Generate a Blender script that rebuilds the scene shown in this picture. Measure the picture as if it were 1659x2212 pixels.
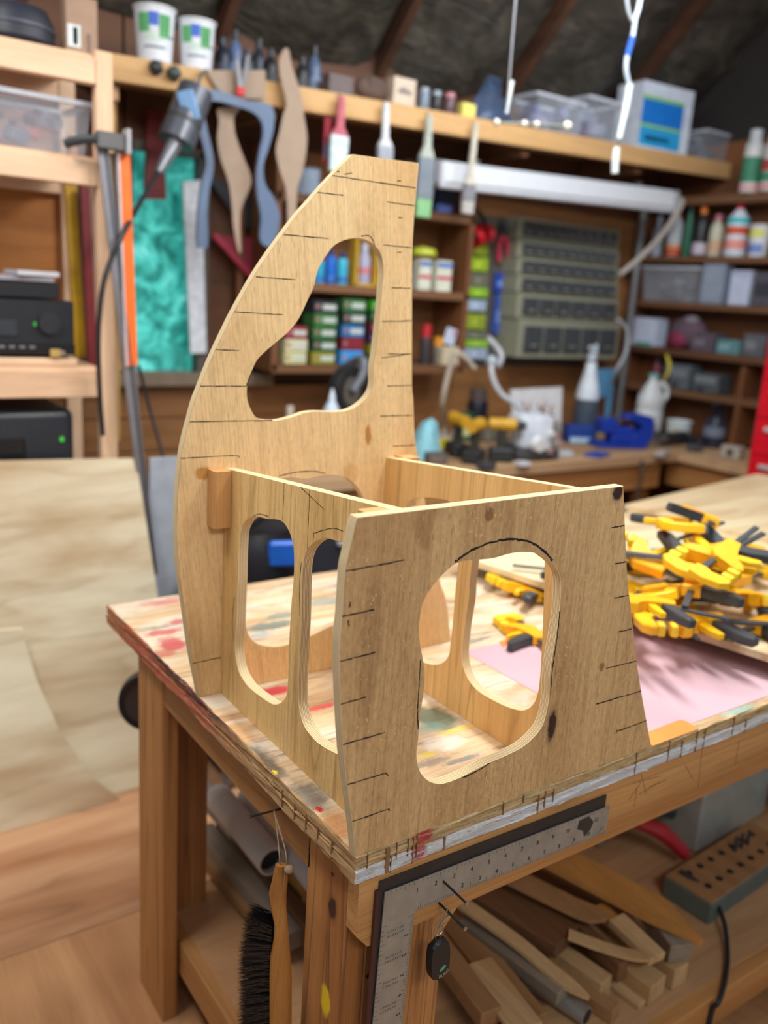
import bpy, bmesh, math, random
from mathutils import Vector, Matrix, Quaternion
random.seed(7)
for o in list(bpy.data.objects): bpy.data.objects.remove(o)
SC = bpy.context.scene
COL = SC.collection
# ------------------------------------------------------------------ camera
# world: origin = near top corner of the workbench, X along its front edge, Y along its left edge, floor at z = -0.97
FPX, CXP, CYP = 1873.945, 829.5, 1106.0
YAW, PITCH, ROLL = (math.radians(a) for a in (35.578, 14.0946, 3.715))
fwd = Vector((math.sin(YAW)*math.cos(PITCH), math.cos(YAW)*math.cos(PITCH), -math.sin(PITCH)))
rgt0 = Vector((math.cos(YAW), -math.sin(YAW), 0)); dwn0 = fwd.cross(rgt0)
rgt = math.cos(ROLL)*rgt0 - math.sin(ROLL)*dwn0
dwn = math.sin(ROLL)*rgt0 + math.cos(ROLL)*dwn0
CAM = Vector((-0.603, -0.856, 0.756))
def ray(px, py): return fwd + rgt*((px-CXP)/FPX) + dwn*((py-CYP)/FPX)
CAM = -ray(769, 1851)*1.2
def AX(px, py, x): r = ray(px, py); return CAM + r*((x-CAM.x)/r.x)
def AY(px, py, y): r = ray(px, py); return CAM + r*((y-CAM.y)/r.y)
def AZ(px, py, z): r = ray(px, py); return CAM + r*((z-CAM.z)/r.z)
def MPP(P): return (Vector(P)-CAM).dot(fwd)/FPX          # metres per picture pixel at a point
cd = bpy.data.cameras.new('camera'); cam = bpy.data.objects.new('camera', cd); COL.objects.link(cam)
cd.sensor_fit = 'VERTICAL'; cd.sensor_height = 36; cd.lens = 36*FPX/2212; cd.clip_start = .02
mw = Matrix.Identity(4)
for i in range(3): mw[i][0] = rgt[i]; mw[i][1] = -dwn[i]; mw[i][2] = -fwd[i]; mw[i][3] = CAM[i]
cam.matrix_world = mw
cd.dof.use_dof = True; cd.dof.focus_distance = 1.31; cd.dof.aperture_fstop = 2.1
SC.camera = cam
# ------------------------------------------------------------------ light
W = bpy.data.worlds.new('world'); SC.world = W; W.use_nodes = True
bg = W.node_tree.nodes['Background']; bg.inputs[0].default_value = (.80, .90, 1.0, 1); bg.inputs[1].default_value = .30
def area(name, loc, target, sx, sy, watt, col=(1, .95, .86)):
    d = bpy.data.lights.new(name, 'AREA'); d.shape = 'RECTANGLE'; d.size = sx; d.size_y = sy; d.energy = watt; d.color = col
    o = bpy.data.objects.new(name, d); COL.objects.link(o); o.location = loc
    o.rotation_euler = (Vector(target)-Vector(loc)).to_track_quat('-Z', 'Y').to_euler(); return o
area('shop_light_over_bench', (1.0, .36, 2.05), (.75, .48, 0), 1.2, .25, 51, (1, .975, .92))
area('shop_light_left', (-.9, .9, 2.2), (.1, .6, 0), 1.2, .3, 40, (1, .98, .94))
area('shop_light_back', (2.1, 1.25, 2.15), (2.1, 2.8, .3), 1.6, .35, 31, (.93, .97, 1.0))
area('shop_light_entry', (-.3, -2.3, 2.1), (.3, .6, .2), 1.6, .4, 36, (1, .98, .94))
SC.view_settings.view_transform = 'Standard'; SC.view_settings.look = 'None'
SC.view_settings.exposure = 0.0; SC.view_settings.gamma = 1; SC.view_settings.use_curve_mapping = False
# ------------------------------------------------------------------ materials
def lin(c): return tuple(((v/255)/12.92 if v/255 <= .04045 else ((v/255+.055)/1.055)**2.4) for v in c[:3])
MATS = {}
class NT:
    def __init__(s, name):
        s.m = bpy.data.materials.new(name); s.m.use_nodes = True; s.t = s.m.node_tree
        s.b = s.t.nodes['Principled BSDF']
    def n(s, ty, **kw):
        nd = s.t.nodes.new(ty)
        for k, v in kw.items():
            if k.startswith('i_'):
                key = k[2:]; key = int(key) if key.isdigit() else key.replace('_', ' ')
                nd.inputs[key].default_value = v
            else: setattr(nd, k, v)
        return nd
    def l(s, a, b): s.t.links.new(a, b)
    def ramp(s, fac, stops, mode='LINEAR'):
        r = s.n('ShaderNodeValToRGB'); r.color_ramp.interpolation = mode; e = r.color_ramp.elements
        while len(e) < len(stops): e.new(.5)
        for el, (p, c) in zip(e, stops):
            el.position = p; el.color = (c, c, c, 1) if isinstance(c, (int, float)) else (*c[:3], 1)
        s.l(fac, r.inputs[0]); return r.outputs[0]
    def mix(s, fac, a, b, mode='MIX'):
        m = s.n('ShaderNodeMix', data_type='RGBA', blend_type=mode)
        for sock, v in ((m.inputs[0], fac), (m.inputs[6], a), (m.inputs[7], b)):
            if hasattr(v, 'is_linked') or hasattr(v, 'links'): s.l(v, sock)
            elif isinstance(v, (int, float)): sock.default_value = v
            else: sock.default_value = (*v[:3], 1)
        return m.outputs[2]
    def math(s, op, a, b=0.0, clamp=False):
        m = s.n('ShaderNodeMath', operation=op, use_clamp=clamp)
        for sock, v in zip(m.inputs, (a, b)):
            if isinstance(v, (int, float)): sock.default_value = v
            else: s.l(v, sock)
        return m.outputs[0]
    def coords(s, rnd=True):
        tc = s.n('ShaderNodeTexCoord')
        if not rnd: return tc.outputs['Object']
        oi = s.n('ShaderNodeObjectInfo'); mu = s.math('MULTIPLY', oi.outputs['Random'], 37.0)
        va = s.n('ShaderNodeVectorMath', operation='ADD'); s.l(tc.outputs['Object'], va.inputs[0]); s.l(mu, va.inputs[1]); return va.outputs[0]
    def mapped(s, co, sc, rot=(0, 0, 0), loc=(0, 0, 0)):
        mp = s.n('ShaderNodeMapping'); s.l(co, mp.inputs[0]); mp.inputs['Scale'].default_value = sc
        mp.inputs['Rotation'].default_value = rot; mp.inputs['Location'].default_value = loc; return mp.outputs[0]
    def noise(s, co, scale, detail=4, rough=.55, dist=0):
        nz = s.n('ShaderNodeTexNoise', i_Scale=scale, i_Detail=detail, i_Roughness=rough, i_Distortion=dist); s.l(co, nz.inputs['Vector']); return nz.outputs['Fac']
    def bump(s, h, strength, dist=.002):
        b = s.n('ShaderNodeBump'); b.inputs['Strength'].default_value = strength; b.inputs['Distance'].default_value = dist
        s.l(h, b.inputs['Height']); s.l(b.outputs[0], s.b.inputs['Normal'])
    def spot(s, co, c, r, soft=.35, wob=.25):
        """mask that is 1 inside an ellipsoid with a ragged edge"""
        v = s.n('ShaderNodeVectorMath', operation='SUBTRACT'); s.l(co, v.inputs[0]); v.inputs[1].default_value = c
        m = s.n('ShaderNodeVectorMath', operation='MULTIPLY'); s.l(v.outputs[0], m.inputs[0]); m.inputs[1].default_value = tuple(1/a for a in r)
        ln = s.n('ShaderNodeVectorMath', operation='LENGTH'); s.l(m.outputs[0], ln.inputs[0])
        nz = s.noise(co, 2.2/max(min(r), .002)*.35, 4, .6)
        w = s.math('ADD', ln.outputs['Value'], s.math('MULTIPLY', s.math('SUBTRACT', nz, .5), wob*4))
        return s.ramp(w, [(max(0, 1-soft), 1.0), (1.0, 0.0)])
def M(name, col, rough=.5, metal=0., var=.10, scale=18, bump=0., trans=0., emit=0., alpha=1., coat=0.):
    if name in MATS: return MATS[name]
    n = NT(name); c = lin(col); co = n.coords()
    f = n.noise(co, scale, 3)
    cc = n.ramp(f, [(.3, tuple(v*(1-var) for v in c)), (.7, tuple(min(1, v*(1+var)) for v in c))])
    n.l(cc, n.b.inputs['Base Color']); n.b.inputs['Roughness'].default_value = rough; n.b.inputs['Metallic'].default_value = metal
    if trans: n.b.inputs['Transmission Weight'].default_value = trans
    if alpha < 1: n.b.inputs['Alpha'].default_value = alpha
    if coat: n.b.inputs['Coat Weight'].default_value = coat
    if emit: n.l(cc, n.b.inputs['Emission Color']); n.b.inputs['Emission Strength'].default_value = emit
    if bump: n.bump(n.noise(co, scale*6, 3), bump)
    MATS[name] = n.m; return n.m
AXI = {'X': 0, 'Y': 1, 'Z': 2}
def wood(name, light, dark, axis='Z', across=26, along=1.3, lines=.5, linecol=None, rough=.62, bump=.35, rnd=True, wave=9, fibre=.16,
         knots=(), stains_shade=(), flecks=0, pores=0, mottle=0., rot=(0, 0, 0)):
    """timber: broad figure + thin growth lines + fibres running along one object axis"""
    if name in MATS: return MATS[name]
    n = NT(name); raw = n.coords(rnd); a = AXI[axis]; L, D = lin(light), lin(dark)
    if rot != (0, 0, 0): raw = n.mapped(raw, (1, 1, 1), rot)
    sc = [across]*3; sc[a] = along; c1 = n.mapped(raw, sc)
    f1 = n.noise(c1, .22, 5, .55, 1.2)
    col = n.ramp(f1, [(.30, D), (.52, tuple((x*.65+y*.35) for x, y in zip(L, D))), (.72, L)])
    wv = n.n('ShaderNodeTexNoise', i_Scale=1.0, i_Detail=2, i_Roughness=.5, i_Distortion=.5); n.l(n.mapped(raw, [v*.32 for v in sc]), wv.inputs['Vector'])
    saw = n.math('FRACT', n.math('MULTIPLY', wv.outputs['Fac'], wave))
    ln = n.ramp(saw, [(0, .9), (.08, .45), (.24, 0.0), (.93, 0.0), (1, .7)])
    lc = lin(linecol) if linecol else tuple(v*.45 for v in D)
    col = n.mix(n.math('MULTIPLY', ln, lines), col, lc)
    sf = [420]*3; sf[a] = 9; fb = n.noise(n.mapped(raw, sf), 1.0, 3, .6)
    col = n.mix(1.0, col, n.ramp(fb, [(.25, 1-fibre*1.6), (.6, 1.0), (.85, 1+0*fibre)]), 'MULTIPLY')
    for (c, r, cl, amt) in stains_shade:
        col = n.mix(n.math('MULTIPLY', n.spot(raw, c, r), amt), col, lin(cl))
    for (c, r) in knots:
        col = n.mix(n.spot(raw, c, tuple(v*1.5 for v in r), .7, .12), col, tuple(v*.55 for v in D))
        col = n.mix(n.spot(raw, c, r, .3, .2), col, lin((58, 30, 22)))
    if mottle:
        mt = n.noise(n.mapped(raw, [1 if i != a else .45 for i in range(3)]), 150, 6, .7)
        col = n.mix(1.0, col, n.ramp(mt, [(.30, 1-mottle*1.6), (.5, 1.0), (.70, 1+mottle)]), 'MULTIPLY')
    if pores:
        pv = n.n('ShaderNodeTexVoronoi', i_Scale=170.0); sv = [1]*3; sv[a] = .16; n.l(n.mapped(raw, sv, loc=(3, 5, 7)), pv.inputs['Vector'])
        pm = n.math('LESS_THAN', pv.outputs['Distance'], .17); pp = n.ramp(n.noise(raw, 20, 3), [(.42, 0.0), (.6, 1.0)])
        col = n.mix(n.math('MULTIPLY', n.math('MULTIPLY', pm, pp), pores), col, tuple(v*.5 for v in D))
    if flecks:
        vo = n.n('ShaderNodeTexVoronoi', i_Scale=250.0); sv = [1]*3; sv[a] = .4; n.l(n.mapped(raw, sv), vo.inputs['Vector'])
        fl = n.math('LESS_THAN', vo.outputs['Distance'], .19); patch = n.ramp(n.noise(raw, 14, 3), [(.45, 0.0), (.62, 1.0)])
        col = n.mix(n.math('MULTIPLY', n.math('MULTIPLY', fl, patch), flecks), col, lin((238, 205, 140)))
    n.l(col, n.b.inputs['Base Color']); n.b.inputs['Roughness'].default_value = rough
    n.bump(n.math('ADD', fb, n.math('MULTIPLY', ln, -.5)), bump, .0012)
    MATS[name] = n.m; return n.m
def plyedge(name, axis, thick, light=(246, 220, 172), dark=(112, 76, 42), plies=7, dirt=.10, rough=.7, paint=None):
    """plywood edge: veneers stacked along one object axis (0..thick)"""
    if name in MATS: return MATS[name]
    n = NT(name); raw = n.coords(False); a = AXI[axis]
    sp = n.n('ShaderNodeSeparateXYZ'); n.l(raw, sp.inputs[0])
    wob = n.math('MULTIPLY', n.math('SUBTRACT', n.noise(raw, 16, 3), .5), thick*.10)
    t = n.math('DIVIDE', n.math('ADD', sp.outputs[a], wob), thick); ph = n.math('MULTIPLY', t, plies)
    saw = n.math('FRACT', ph); alt = n.math('FLOOR', n.math('MULTIPLY', n.math('MODULO', n.math('ABSOLUTE', ph), 2.0), 1.0))
    glue = n.ramp(saw, [(0, 1.0), (.20, .55), (.36, 0.0), (.84, 0.0), (1, .9)])
    sc = [70]*3; sc[a] = 900; fb = n.noise(n.mapped(raw, sc), 1.0, 3, .6)
    L, D = lin(light), lin(dark); base = n.mix(n.math('MULTIPLY', alt, .40), L, tuple(l*.55+d*.45 for l, d in zip(L, D)))
    col = n.mix(n.math('MULTIPLY', glue, .75), base, D)
    col = n.mix(1.0, col, n.ramp(fb, [(.2, .78), (.5, 1.0)]), 'MULTIPLY')
    dt = n.ramp(n.noise(raw, 11, 4), [(.5, 0.0), (.75, 1.0)]); col = n.mix(n.math('MULTIPLY', dt, dirt), col, lin((96, 70, 44)))
    n.l(col, n.b.inputs['Base Color']); n.b.inputs['Roughness'].default_value = rough
    n.bump(n.math('SUBTRACT', fb, glue), .5, .0012); MATS[name] = n.m; return n.m
# ------------------------------------------------------------------ mesh building
class B:
    """collects shapes in world coordinates (or local ones) into one bmesh"""
    def __init__(s): s.bm = bmesh.new()
    def _x(s, vs, c, rot):
        m = Matrix.Translation(Vector(c)) @ (rot.to_4x4() if rot is not None else Matrix.Identity(4))
        bmesh.ops.transform(s.bm, matrix=m, verts=vs)
    def box(s, c, d, rot=None, bev=0., seg=1):
        r = bmesh.ops.create_cube(s.bm, size=1); vs = r['verts']
        for v in vs: v.co = Vector((v.co.x*d[0], v.co.y*d[1], v.co.z*d[2]))
        if bev:
            es = list({e for v in vs for e in v.link_edges}); g = bmesh.ops.bevel(s.bm, geom=es, offset=min(bev, min(d)*.45), segments=seg, affect='EDGES', profile=.5)
            vs = list({v for f in g['faces'] for v in f.verts} | {v for v in vs if v.is_valid})
        s._x(vs, c, rot); return s
    def bar(s, p0, p1, w, h, up=(0, 0, 1), bev=0.):
        p0, p1 = Vector(p0), Vector(p1); d = p1-p0; y = d.normalized(); u = Vector(up)
        x = y.cross(u); x = x.normalized() if x.length > 1e-5 else Vector((1, 0, 0)); z = x.cross(y)
        rot = Matrix((x, y, z)).transposed(); return s.box((p0+p1)/2, (w, d.length, h), rot, bev)
    def cyl(s, p0, p1, r0, r1=None, seg=20):
        p0, p1 = Vector(p0), Vector(p1); d = p1-p0; r1 = r0 if r1 is None else r1
        g = bmesh.ops.create_cone(s.bm, cap_ends=True, segments=seg, radius1=r0, radius2=max(r1, 1e-5), depth=d.length)
        s._x(g['verts'], (p0+p1)/2, d.to_track_quat('Z', 'Y').to_matrix()); return s
    def ball(s, c, r, seg=16, rot=None):
        r = (r, r, r) if isinstance(r, (int, float)) else r
        g = bmesh.ops.create_uvsphere(s.bm, u_segments=seg, v_segments=max(6, seg//2), radius=1)
        for v in g['verts']: v.co = Vector((v.co.x*r[0], v.co.y*r[1], v.co.z*r[2]))
        s._x(g['verts'], c, rot); return s
    def lathe(s, c, prof, seg=24, rot=None, ell=1.0):
        rings = []
        for (r, z) in prof:
            rings.append([s.bm.verts.new((r*math.cos(2*math.pi*i/seg), ell*r*math.sin(2*math.pi*i/seg), z)) for i in range(seg)] if r > 1e-6 else [s.bm.verts.new((0, 0, z))])
        for a, b in zip(rings, rings[1:]):
            for i in range(seg):
                j = (i+1) % seg
                if len(a) > 1 and len(b) > 1: s.bm.faces.new((a[i], a[j], b[j], b[i]))
                elif len(b) > 1: s.bm.faces.new((a[0], b[j], b[i]))
                elif len(a) > 1: s.bm.faces.new((a[i], a[j], b[0]))
        s._x([v for r in rings for v in r], c, rot); return s
    def tube(s, pts, r, seg=8, smooth=6, cyc=False):
        pts = [Vector(p) for p in pts]
        if smooth and len(pts) > 2: pts = crom(pts, smooth, cyc)
        rs = r if isinstance(r, (list, tuple)) else None; rings = []; N = len(pts); nrm = None
        for i, p in enumerate(pts):
            t = (pts[(i+1) % N]-pts[i-1]) if cyc else (pts[min(i+1, N-1)]-pts[max(i-1, 0)])
            t = t.normalized() if t.length > 1e-9 else Vector((0, 0, 1))
            if nrm is None: nrm = t.orthogonal().normalized()
            nrm = (nrm - t*nrm.dot(t)); nrm = nrm.normalized() if nrm.length > 1e-6 else t.orthogonal().normalized()
            bn = t.cross(nrm); u = i/(N-1)
            rr = r if rs is None else rs[min(len(rs)-1, int(u*(len(rs)-1)))]*(1-(u*(len(rs)-1)) % 1)+rs[min(len(rs)-1, int(u*(len(rs)-1))+1)]*((u*(len(rs)-1)) % 1)
            rings.append([s.bm.verts.new(p+(nrm*math.cos(2*math.pi*k/seg)+bn*math.sin(2*math.pi*k/seg))*rr) for k in range(seg)])
        for a, b in zip(rings, rings[1:]+([rings[0]] if cyc else [])):
            for k in range(seg): s.bm.faces.new((a[k], a[(k+1) % seg], b[(k+1) % seg], b[k]))
        if not cyc: s.bm.faces.new(rings[0][::-1]); s.bm.faces.new(rings[-1])
        return s
    def prism(s, pts, o, u, v, thick, bev=0.):
        """simple outline (2-D) in the plane o + a*u + b*v, thickened along u x v"""
        o, u, v = Vector(o), Vector(u).normalized(), Vector(v).normalized(); w = u.cross(v)*thick
        a = [s.bm.verts.new(o+u*p[0]+v*p[1]) for p in pts]; b = [s.bm.verts.new(x.co+w) for x in a]; N = len(pts)
        f = [s.bm.faces.new(a[::-1]), s.bm.faces.new(b)]+[s.bm.faces.new((a[i], a[(i+1) % N], b[(i+1) % N], b[i])) for i in range(N)]
        if bev: bmesh.ops.bevel(s.bm, geom=list({e for q in f[:2] for e in q.edges}), offset=bev, segments=1, affect='EDGES')
        return s
    def quad(s, pts): s.bm.faces.new([s.bm.verts.new(Vector(p)) for p in pts]); return s
    def build(s, name, mat, parent=None, smooth=35, local=False, **tags):
        bmesh.ops.recalc_face_normals(s.bm, faces=s.bm.faces[:]); me = bpy.data.meshes.new(name); s.bm.to_mesh(me); s.bm.free()
        return finish(name, me, mat, parent, smooth, local, **tags)
def crom(pts, n, cyc=False):
    out = []; N = len(pts); rng = range(N) if cyc else range(N-1)
    for i in rng:
        g = (lambda k: pts[k % N]) if cyc else (lambda k: pts[max(0, min(N-1, k))])
        p0, p1, p2, p3 = g(i-1), g(i), g(i+1), g(i+2)
        for k in range(n):
            t = k/n; out.append(.5*((2*p1)+(p2-p0)*t+(2*p0-5*p1+4*p2-p3)*t*t+(3*p1-p0-3*p2+p3)*t**3))
    if not cyc: out.append(pts[-1])
    return out
def wloc(o):
    p = Vector(o.location)
    return p+wloc(o.parent) if o.parent else p
def finish(name, me, mat, parent=None, smooth=35, local=False, label=None, cat=None, group=None, kind=None):
    o = bpy.data.objects.new(name, me); COL.objects.link(o)
    for m in (mat if isinstance(mat, (list, tuple)) else [mat]): me.materials.append(m)
    if not local:
        if parent is not None: off = wloc(parent)
        else:
            xs = [v.co for v in me.vertices]; lo = [min(v[i] for v in xs) for i in range(3)]; hi = [max(v[i] for v in xs) for i in range(3)]
            off = Vector(((lo[0]+hi[0])/2, (lo[1]+hi[1])/2, lo[2])); o.location = off
        me.transform(Matrix.Translation(-off))
    if parent is not None: o.parent = parent
    if smooth is not None:
        me.polygons.foreach_set('use_smooth', [True]*len(me.polygons)); me.set_sharp_from_angle(angle=math.radians(smooth))
    tag(o, label, cat, group, kind); return o
def tag(o, label=None, cat=None, group=None, kind=None):
    for k, v in (('label', label), ('category', cat), ('group', group), ('kind', kind)):
        if v: o[k] = v
    return o
def thing(name, label, cat, loc=(0, 0, 0), group=None, kind=None):
    o = bpy.data.objects.new(name, None); COL.objects.link(o); o.location = loc; o.empty_display_size = .05
    return tag(o, label, cat, group, kind)
def flatcurve(loops, thick, bev, name):
    """filled outline with holes, thickened 0..thick, as a mesh in (u, v, w)"""
    cu = bpy.data.curves.new(name, 'CURVE'); cu.dimensions = '2D'; cu.fill_mode = 'BOTH'; cu.extrude = thick/2-bev; cu.bevel_depth = bev; cu.bevel_resolution = 0
    cu.offset = -bev
    for L in loops:
        sp = cu.splines.new('POLY'); sp.points.add(len(L)-1); sp.use_cyclic_u = True
        for p, q in zip(sp.points, L): p.co = (q[0], q[1], 0, 1)
    ob = bpy.data.objects.new(name, cu); COL.objects.link(ob); dg = bpy.context.evaluated_depsgraph_get()
    me = bpy.data.meshes.new_from_object(ob.evaluated_get(dg)); bpy.data.objects.remove(ob); bpy.data.curves.remove(cu)
    me.transform(Matrix.Translation((0, 0, thick/2))); return me
def smooth2(pts, corners=(), n=4):
    """closed outline, rounded between the given corner indices"""
    V = [Vector((p[0], p[1], 0)) for p in pts]
    if not corners: return crom(V, n, True)
    cs = sorted(corners); out = []
    for a, b in zip(cs, cs[1:]+[cs[0]+len(V)]):
        seg = [V[k % len(V)] for k in range(a, b+1)]
        out += crom(seg, n)[:-1] if len(seg) > 2 else seg[:-1]
    return out
def panel(name, loops, thick, frame, mats, parent, bev=.0006):
    """plywood part: face material 0, cut edges material 1; frame maps (u,v,w) to world"""
    me = flatcurve(loops, thick, bev, name); me.transform(frame)
    wax = (frame.to_3x3() @ Vector((0, 0, 1))).normalized()
    o = finish(name, me, mats, parent, 40)
    for p in me.polygons: p.material_index = 0 if abs(p.normal.dot(wax)) > .75 else 1
    return o
def FR(o, u, v):
    u, v = Vector(u), Vector(v); w = u.cross(v); m = Matrix.Identity(4)
    for i in range(3): m[i][0] = u[i]; m[i][1] = v[i]; m[i][2] = w[i]; m[i][3] = o[i]
    return m
def text_mesh(s, size, thick=.0002):
    cu = bpy.data.curves.new('t', 'FONT'); cu.body = s; cu.size = size; cu.align_x = 'CENTER'; cu.align_y = 'CENTER'; cu.extrude = thick; cu.resolution_u = 2
    ob = bpy.data.objects.new('t', cu); COL.objects.link(ob); dg = bpy.context.evaluated_depsgraph_get()
    me = bpy.data.meshes.new_from_object(ob.evaluated_get(dg)); bpy.data.objects.remove(ob); bpy.data.curves.remove(cu); return me
def add_text(b, s, size, o, u, v, thick=.0002):
    me = text_mesh(s, size, thick); me.transform(FR(Vector(o), Vector(u).normalized(), Vector(v).normalized())); b.bm.from_mesh(me); bpy.data.meshes.remove(me); return b
def strokes(b, lines, o, u, v, w=.0013, t=.0004, seed=1):
    """hand-drawn marker lines lying on a face"""
    rn = random.Random(seed); o, u, v = Vector(o), Vector(u), Vector(v)
    for L in lines:
        P = [Vector((p[0], p[1], 0)) for p in L]
        P = crom(P, 6) if len(P) > 2 else [P[0].lerp(P[1], k/9) for k in range(10)]
        for i, (a, c) in enumerate(zip(P, P[1:])):
            d = (c-a)
            if d.length < 1e-6: continue
            d.normalize(); nn = Vector((-d.y, d.x, 0)); w1 = w*(.35+.4*rn.random()); j = (rn.random()-.5)*w*.25
            q = [a+nn*(w1/2+j), a-nn*(w1/2-j), c-nn*(w1/2-j)+d*.0003, c+nn*(w1/2+j)+d*.0003]
            b.prism([(p.x, p.y) for p in q], o, u, v, t)
    return b
# ------------------------------------------------------------------ traced outlines of the plywood seat frame (metres)
P1_OUT=[(-0.03,0.4886),(0.4603,0.4921),(0.4755,0.4313),(0.501,0.3358),(0.5277,0.2595),(0.5557,0.1794),(0.5903,0.0941),(0.6322,-0.003),(0.0,0.0),(-0.0098,0.0585),(-0.0217,0.1179),(-0.0321,0.1809),(-0.0385,0.2343),(-0.0425,0.2716),(-0.0449,0.3009),(-0.0461,0.332),(-0.0445,0.3622),(-0.0433,0.4212),(-0.0393,0.4446),(-0.0333,0.4772)]
P1_HOLE=[(0.1334,0.4074),(0.1486,0.4101),(0.1711,0.409),(0.202,0.4074),(0.2332,0.4104),(0.2612,0.4095),(0.2889,0.4037),(0.3115,0.3917),(0.33,0.3778),(0.3419,0.3623),(0.3481,0.3378),(0.3507,0.3068),(0.3504,0.2797),(0.3479,0.2474),(0.3452,0.2163),(0.3465,0.188),(0.3498,0.1645),(0.349,0.1385),(0.3431,0.1151),(0.3285,0.0996),(0.3034,0.087),(0.2673,0.0812),(0.2355,0.0788),(0.1964,0.0728),(0.171,0.0695),(0.1456,0.0704),(0.1242,0.0787),(0.1087,0.093),(0.0983,0.1102),(0.093,0.1327),(0.094,0.1567),(0.0934,0.1811),(0.0957,0.2096),(0.0974,0.2343),(0.0959,0.2589),(0.0887,0.2849),(0.0816,0.3105),(0.0802,0.3348),(0.0822,0.3552),(0.0907,0.3729),(0.1078,0.3911),(0.1223,0.4016)]
P4_OUT=[(0.2812,0.9938),(0.4277,0.9977),(0.4266,0.9503),(0.4258,0.9199),(0.4257,0.8742),(0.4275,0.8284),(0.4318,0.7725),(0.4402,0.6771),(0.4482,0.586),(0.4542,0.5525),(0.4613,0.4995),(0.4662,0.4706),(0.4727,0.4477),(0.4762,0.4324),(0.5069,0.3301),(0.5602,0.1587),(0.5849,0.1052),(0.6102,0.0076),(0.0017,0.0006),(-0.0161,0.088),(-0.0257,0.1513),(-0.0335,0.2069),(-0.0411,0.2578),(-0.0445,0.3105),(-0.0448,0.3678),(-0.042,0.4173),(-0.038,0.4588),(-0.0329,0.4885),(-0.0231,0.5259),(-0.0144,0.5571),(-0.0041,0.5828),(0.0078,0.6127),(0.0227,0.6454),(0.0391,0.6782),(0.0563,0.7114),(0.09,0.7688),(0.1146,0.8051),(0.136,0.8337),(0.1706,0.878),(0.1944,0.9039),(0.2167,0.9287),(0.2407,0.9538),(0.2579,0.9714),(0.2745,0.9869)]
P4_HOLE=[(0.2119,0.7602),(0.2174,0.7839),(0.2252,0.8017),(0.2369,0.8186),(0.2497,0.834),(0.2674,0.8442),(0.285,0.8495),(0.3049,0.852),(0.3237,0.8489),(0.3393,0.8412),(0.3516,0.8303),(0.3579,0.8173),(0.3619,0.7932),(0.3605,0.7685),(0.3603,0.7376),(0.3583,0.6987),(0.3551,0.6508),(0.3512,0.6186),(0.353,0.5865),(0.3492,0.5704),(0.3363,0.5544),(0.3178,0.5416),(0.2955,0.534),(0.273,0.5324),(0.2484,0.5335),(0.2249,0.5344),(0.2034,0.5323),(0.1859,0.5271),(0.1572,0.5206),(0.1372,0.5195),(0.1175,0.5218),(0.1022,0.5281),(0.092,0.5433),(0.0856,0.56),(0.0843,0.5776),(0.0869,0.5939),(0.0932,0.6101),(0.1022,0.6277),(0.1169,0.6425),(0.1378,0.6591),(0.1576,0.6742),(0.1704,0.6864),(0.1837,0.7031),(0.1931,0.7211),(0.1997,0.7352)]
P4_HOLE2=[(0.1236,0.3898),(0.1518,0.4071),(0.1781,0.4109),(0.212,0.4056),(0.2458,0.4096),(0.2744,0.409),(0.2999,0.4027),(0.3224,0.3886),(0.3427,0.3644),(0.3657,0.323),(0.3831,0.2723),(0.3946,0.211),(0.392,0.1504),(0.3749,0.112),(0.3356,0.098),(0.2865,0.0932),(0.2414,0.0812),(0.2056,0.0748),(0.1777,0.0707),(0.15,0.0735),(0.1226,0.0838),(0.1078,0.0968),(0.0976,0.1158),(0.0923,0.1487),(0.0885,0.2232),(0.0885,0.2955),(0.0965,0.348),(0.107,0.3735)]
P2_A=[(0.4275,0.3768),(0.4499,0.3663),(0.4655,0.3533),(0.4757,0.3372),(0.4777,0.3215),(0.4795,0.2903),(0.4787,0.2501),(0.4806,0.2041),(0.4816,0.1553),(0.4858,0.121),(0.4808,0.0984),(0.4691,0.0785),(0.4485,0.0674),(0.4202,0.063),(0.3877,0.0647),(0.3563,0.0672),(0.332,0.072),(0.312,0.0826),(0.2954,0.0989),(0.2886,0.1156),(0.2867,0.1534),(0.2889,0.1818),(0.2875,0.226),(0.2856,0.2698),(0.2819,0.313),(0.282,0.3337),(0.2856,0.3601),(0.2959,0.3777),(0.3105,0.3891),(0.3278,0.3939),(0.3482,0.3918),(0.377,0.3854),(0.4053,0.3815)]
P2_B=[(0.1919,0.4021),(0.2205,0.3893),(0.2427,0.3707),(0.253,0.3502),(0.2555,0.3166),(0.2529,0.2655),(0.2527,0.2262),(0.2536,0.1725),(0.2527,0.1322),(0.2484,0.1066),(0.2338,0.0844),(0.2137,0.0753),(0.1803,0.0723),(0.1395,0.0792),(0.1112,0.0873),(0.0898,0.1035),(0.0774,0.1283),(0.0733,0.1597),(0.073,0.2389),(0.0744,0.3082),(0.0743,0.3628),(0.081,0.3942),(0.094,0.4071),(0.1146,0.4114),(0.1473,0.4079),(0.1725,0.4052)]
P3_C=[(0.4717,0.3523),(0.46,0.3655),(0.4424,0.3763),(0.4109,0.3852),(0.3731,0.3922),(0.3408,0.3949),(0.3161,0.385),(0.3014,0.3538),(0.2982,0.3196),(0.2972,0.2821),(0.2984,0.2298),(0.298,0.1748),(0.2991,0.1299),(0.3007,0.1068),(0.3131,0.0868),(0.3355,0.0714),(0.3595,0.0636),(0.3965,0.0573),(0.4312,0.0606),(0.4522,0.0757),(0.4623,0.1072),(0.4702,0.2038),(0.475,0.2993),(0.4762,0.337)]
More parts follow.
